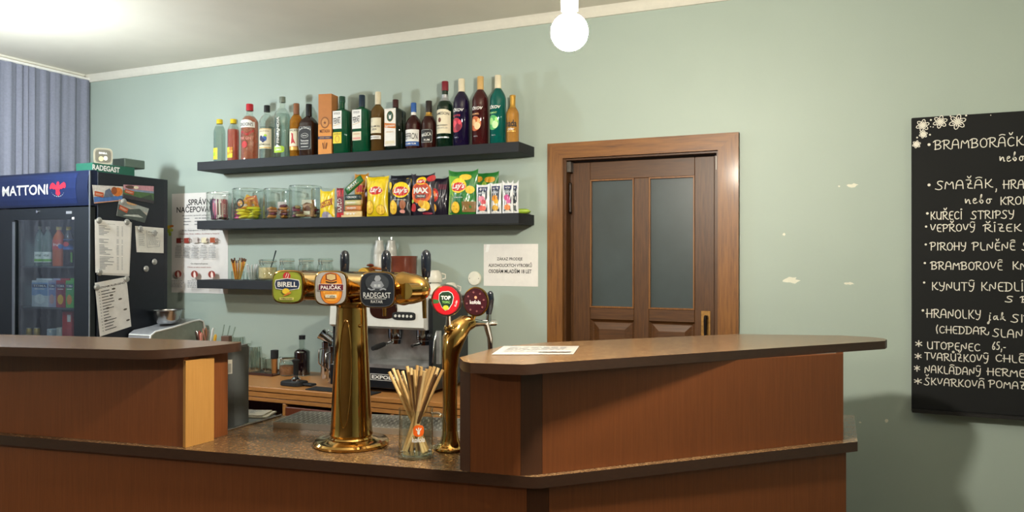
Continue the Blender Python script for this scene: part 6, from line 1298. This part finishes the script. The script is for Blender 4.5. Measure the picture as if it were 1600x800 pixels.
# small jars
x = on(429, -.16); s = mpp((x, -.16, ZK)); h = aty(429, 547, -.16).z-ZK
x0 = on(388, -.2); x1 = on(433, -.2)
ct = thing('serving_tray', 'dark low tray under the upturned glasses on the back counter', 'tray', ((x0+x1)/2, -.15, ZK+.0003)); wv = (x1-x0)/2
MB().box((-wv, -.09, 0), (wv, .07, .006), 0, .001).box((-wv, -.09, .006), (wv, -.084, .014)).box((-wv, .064, .006), (wv, .07, .014)).build('tray', M('#3a2018', .4), ct, 0)
t = thing('spice_bottle', 'small brown spice bottle with black square lid on the dark tray', 'bottle', (x, -.16, ZK+.0066)); r = 4.8*s
MB().lathe([(r, 0), (r*1.02, .004), (r, h*.62)], 24).build('glass', M('#a9703c', .3, coat=.4), t, 40); MB().lathe([(r*1.25, h*.6), (r*1.25, h-.007)], 24).build('lid', MATTE, t, 40)
def glass(px, hw, top, Y, lab, up=False, z=ZK+.0066, n=0, grp_='upturned ribbed glasses'):
    x = on(px, Y); s = mpp((x, Y, z)); h = aty(px, top, Y).z-z; r = hw*s
    t = thing('drinking_glass', lab, 'glass', (x, Y, z), 0, grp_); rg = []
    seg = 24; m = MB(); V = []; zs = [(0, 1.0), (h*.3, .97), (h*.7, .90), (h*.97, .84), (h, .8)]
    for z_1, q_ in zs:
        for k in range(48): rr2 = r*q_*(1+(.03 if k % 4 < 2 else -.03)); V.append((rr2*math.cos(2*PI*k/48), rr2*math.sin(2*PI*k/48), z_1))
    m.add(V, [(i*48+k, i*48+(k+1) % 48, (i+1)*48+(k+1) % 48, (i+1)*48+k) for i in range(4) for k in range(48)]+[tuple(range(4*48, 5*48))]); m.build('glass', thin_glass('#dfe8e4', 2.6, edge=.5), t, 30)
glass(399, 11, 541, -.19, 'ribbed upturned glass on the dark tray nearest the grey case')
glass(411, 6, 558, -.13, 'smaller upturned glass on the dark tray beside the spice bottle')
glass(419, 5.5, 560, -.20, 'smallest upturned glass on the dark tray next to the spice bottle')
t = clipjar(437, 462, 556, 'clip jar of ground coffee behind the tamper on the back counter', '#8a5a3a', .5, Y=-.17, zb=ZK)
# tamper and mat
x = atz(447, 604, ZK).x; Y = atz(447, 604, ZK).y
t = thing('tamper_stand', 'black tamping stand with upright black tamper at the counter edge', 'tamper', (x+.01, Y+.05, ZK+.0003), -.05)
MB().rings([(0, .062, .045, 4), (.004, .065, .048, 4), (.018, .064, .047, 4), (.022, .060, .043, 4)], 36).build('base', MATTE, t, 40)
MB().box((.03, -.012, .004), (.12, .03, .014), 0, .003).build('rest', MATTE, t, 0)
MB().lathe([(.024, .0225), (.024, .034), (.012, .042), (.010, .055)], 28, o=(.01, 0)).build('tamper_foot', CHROME, t, 40)
MB().lathe([(.011, .052), (.013, .06), (.0125, .11), (.019, .122), (.019, .128), (.008, .132)], 24, o=(.01, 0)).build('tamper_handle', MATTE, t, 40)
q = [atz(*p, ZK) for p in ((466, 612), (600, 613), (600, 601), (500, 598.5))]
t = thing('rubber_mat', 'black rubber mat on the back counter behind the tower column', 'mat', ((q[0].x+q[1].x)/2, -.46, ZK+.0003)); wv = (-2.03-q[0].x); MB().box((-wv/2-.0, -.050, 0), (wv/2, .036, .005), 0, .001).build('mat', MATTE, t, 0)
t.location.x = q[0].x+wv/2
# glasses under the counter on the shelf
for k, px in enumerate((396, 408, 420, 432)):
    x = on(px, -.38); t = thing('drinking_glass', 'upturned glass on the dark shelf under the back counter', 'glass', (x, -.36, .6203), 0, 'glasses on the shelf under the counter'); MB().lathe([(.03, 0), (.028, .05), (.024, .08), (.02, .082)], 24, cap=(False, True)).build('glass', thin_glass('#dfe8e4', 2.4, edge=.5), t, 40)


# ---- left end of the back counter: bread bin, steel bowl, cutlery, glasses
bn = thing('bread_bin', 'grey bin with a pale curved lid edge between the fridge and the cutlery', 'bin', (-3.625, -.22, ZK+.0003))
prof = [(-.215, .150), (-.20, .205), (-.17, .222), (-.05, .236), (.10, .262), (.15, .266), (.18, .256), (.195, .20)]
side = [(-.21, .0), *prof, (.195, .0)]
def sidep(pr, x0, x1, name, mat, par, sm=30):
    n = len(pr); m = MB(); m.add([(x, y, z) for x in (x0, x1) for y, z in pr], [(i, n+i, n+(i+1) % n, (i+1) % n) for i in range(n)]+[tuple(range(n-1, -1, -1)), tuple(range(n, 2*n))]); return m.build(name, mat, par, sm)
sidep(side, -.083, .078, 'body', M('#7d857c', .35, var=.08), bn)
lid = [(y, z+.001) for y, z in prof]+[(y, z+.010) for y, z in reversed(prof)]
sidep(lid, -.084, .082, 'lid', M('#8d8f92', .3, var=.2, scale=25, coat=.3), bn)
edge = MB(); edge.tube([(.083, y, z+.006) for y, z in prof], .0055, 8); edge.build('lid_edge', M('#d9dcda', .4), bn, 60)
edge = MB(); edge.tube([(-.082, prof[1][0], prof[1][1]+.004), (.083, prof[1][0], prof[1][1]+.004)], .0055, 8); edge.build('lid_edge', M('#d9dcda', .4), bn, 60)
bwl = thing('mixing_bowl', 'stainless steel bowl with a wide rim standing on the grey bin', 'bowl', (-3.618, -.235, ZK+.258)); s = mpp((-3.6, -.23, 1.14))
MB().lathe([(.045, .002), (.056, .006), (.068, .03), (.078, .078), (.094, .083), (.094, .085), (.076, .081), (.064, .03), (.05, .010), (.01, .008)], 44).build('bowl', STEEL, bwl, 50)
x = on(322, -.16); hl = thing('cutlery_holder', 'clear holder behind the left bar end, full of coloured cutlery', 'holder', (x, -.16, ZK+.0003)); MB().lathe([(.05, 0), (.055, .005), (.058, .15)], 28, cap=(True, False)).build('holder', thin_glass('#f0f4f2', 1.6), hl, 40)
cols = [('#7a4a2c', 'brown'), ('#d9a52a', 'yellow'), ('#b87a6c', 'pink'), ('#4c6a3a', 'green'), ('#a03a2c', 'red'), ('#b9bcc0', 'silver'), ('#c98a7c', 'rose'), ('#5a4a3c', 'dark'), ('#dde0e0', 'white')]
rs = random.Random(2)
for k, (c_, nm) in enumerate(cols):
    a = 2*PI*k/9; L = rs.uniform(.19, .235); t = thing('cutlery_piece', nm+' handled cutlery piece standing in the clear holder', 'cutlery', (x+.022*math.cos(a), -.16+.022*math.sin(a), ZK+.008), 0, 'cutlery in the clear holder')
    m = MB(); m.rings([(0, .003, .002, 2), (L*.6, .004, .0025, 2), (L*.75, .0085, .004, 2.5), (L*.95, .0095, .004, 2.5), (L, .004, .003, 2)], 12); m.build('handle', M(c_, .35 if nm != 'silver' else .2, 1 if nm == 'silver' else 0), t, 60)
    t.rotation_euler = (-.16*math.sin(a), .16*math.cos(a), rs.uniform(0, 3))
for k in range(3):
    t = thing('drinking_straw', 'clear plastic straw leaning out behind the cutlery holder', 'straw', (on(335+5*k, -.12), -.10, ZK+.0055), 0, 'clear straws by the cutlery'); L = .255
    MB().tube([(0, 0, 0), (0, 0, L)], .0038, 10).build('tube', thin_glass('#e8eeea', 2), t, 60); t.rotation_euler = (0, .22+.07*k, 0)
x = on(358, -.2); t = thing('napkin_box', 'low brown box seen just above the left bar end', 'box', (x, -.22, ZK+.0003), .2); MB().box((-.04, -.03, 0), (.04, .03, .205), 0, .003).build('box', M('#5c4436', .6), t, 0)
t.scale = (.6, .6, 1)
glass(372, 12, 526, -.15, 'tall ribbed upturned glass just above the left bar end', z=ZK+.0003)
glass(384, 9, 536, -.06, 'ribbed upturned glass against the wall behind the grey case', z=ZK+.0003)
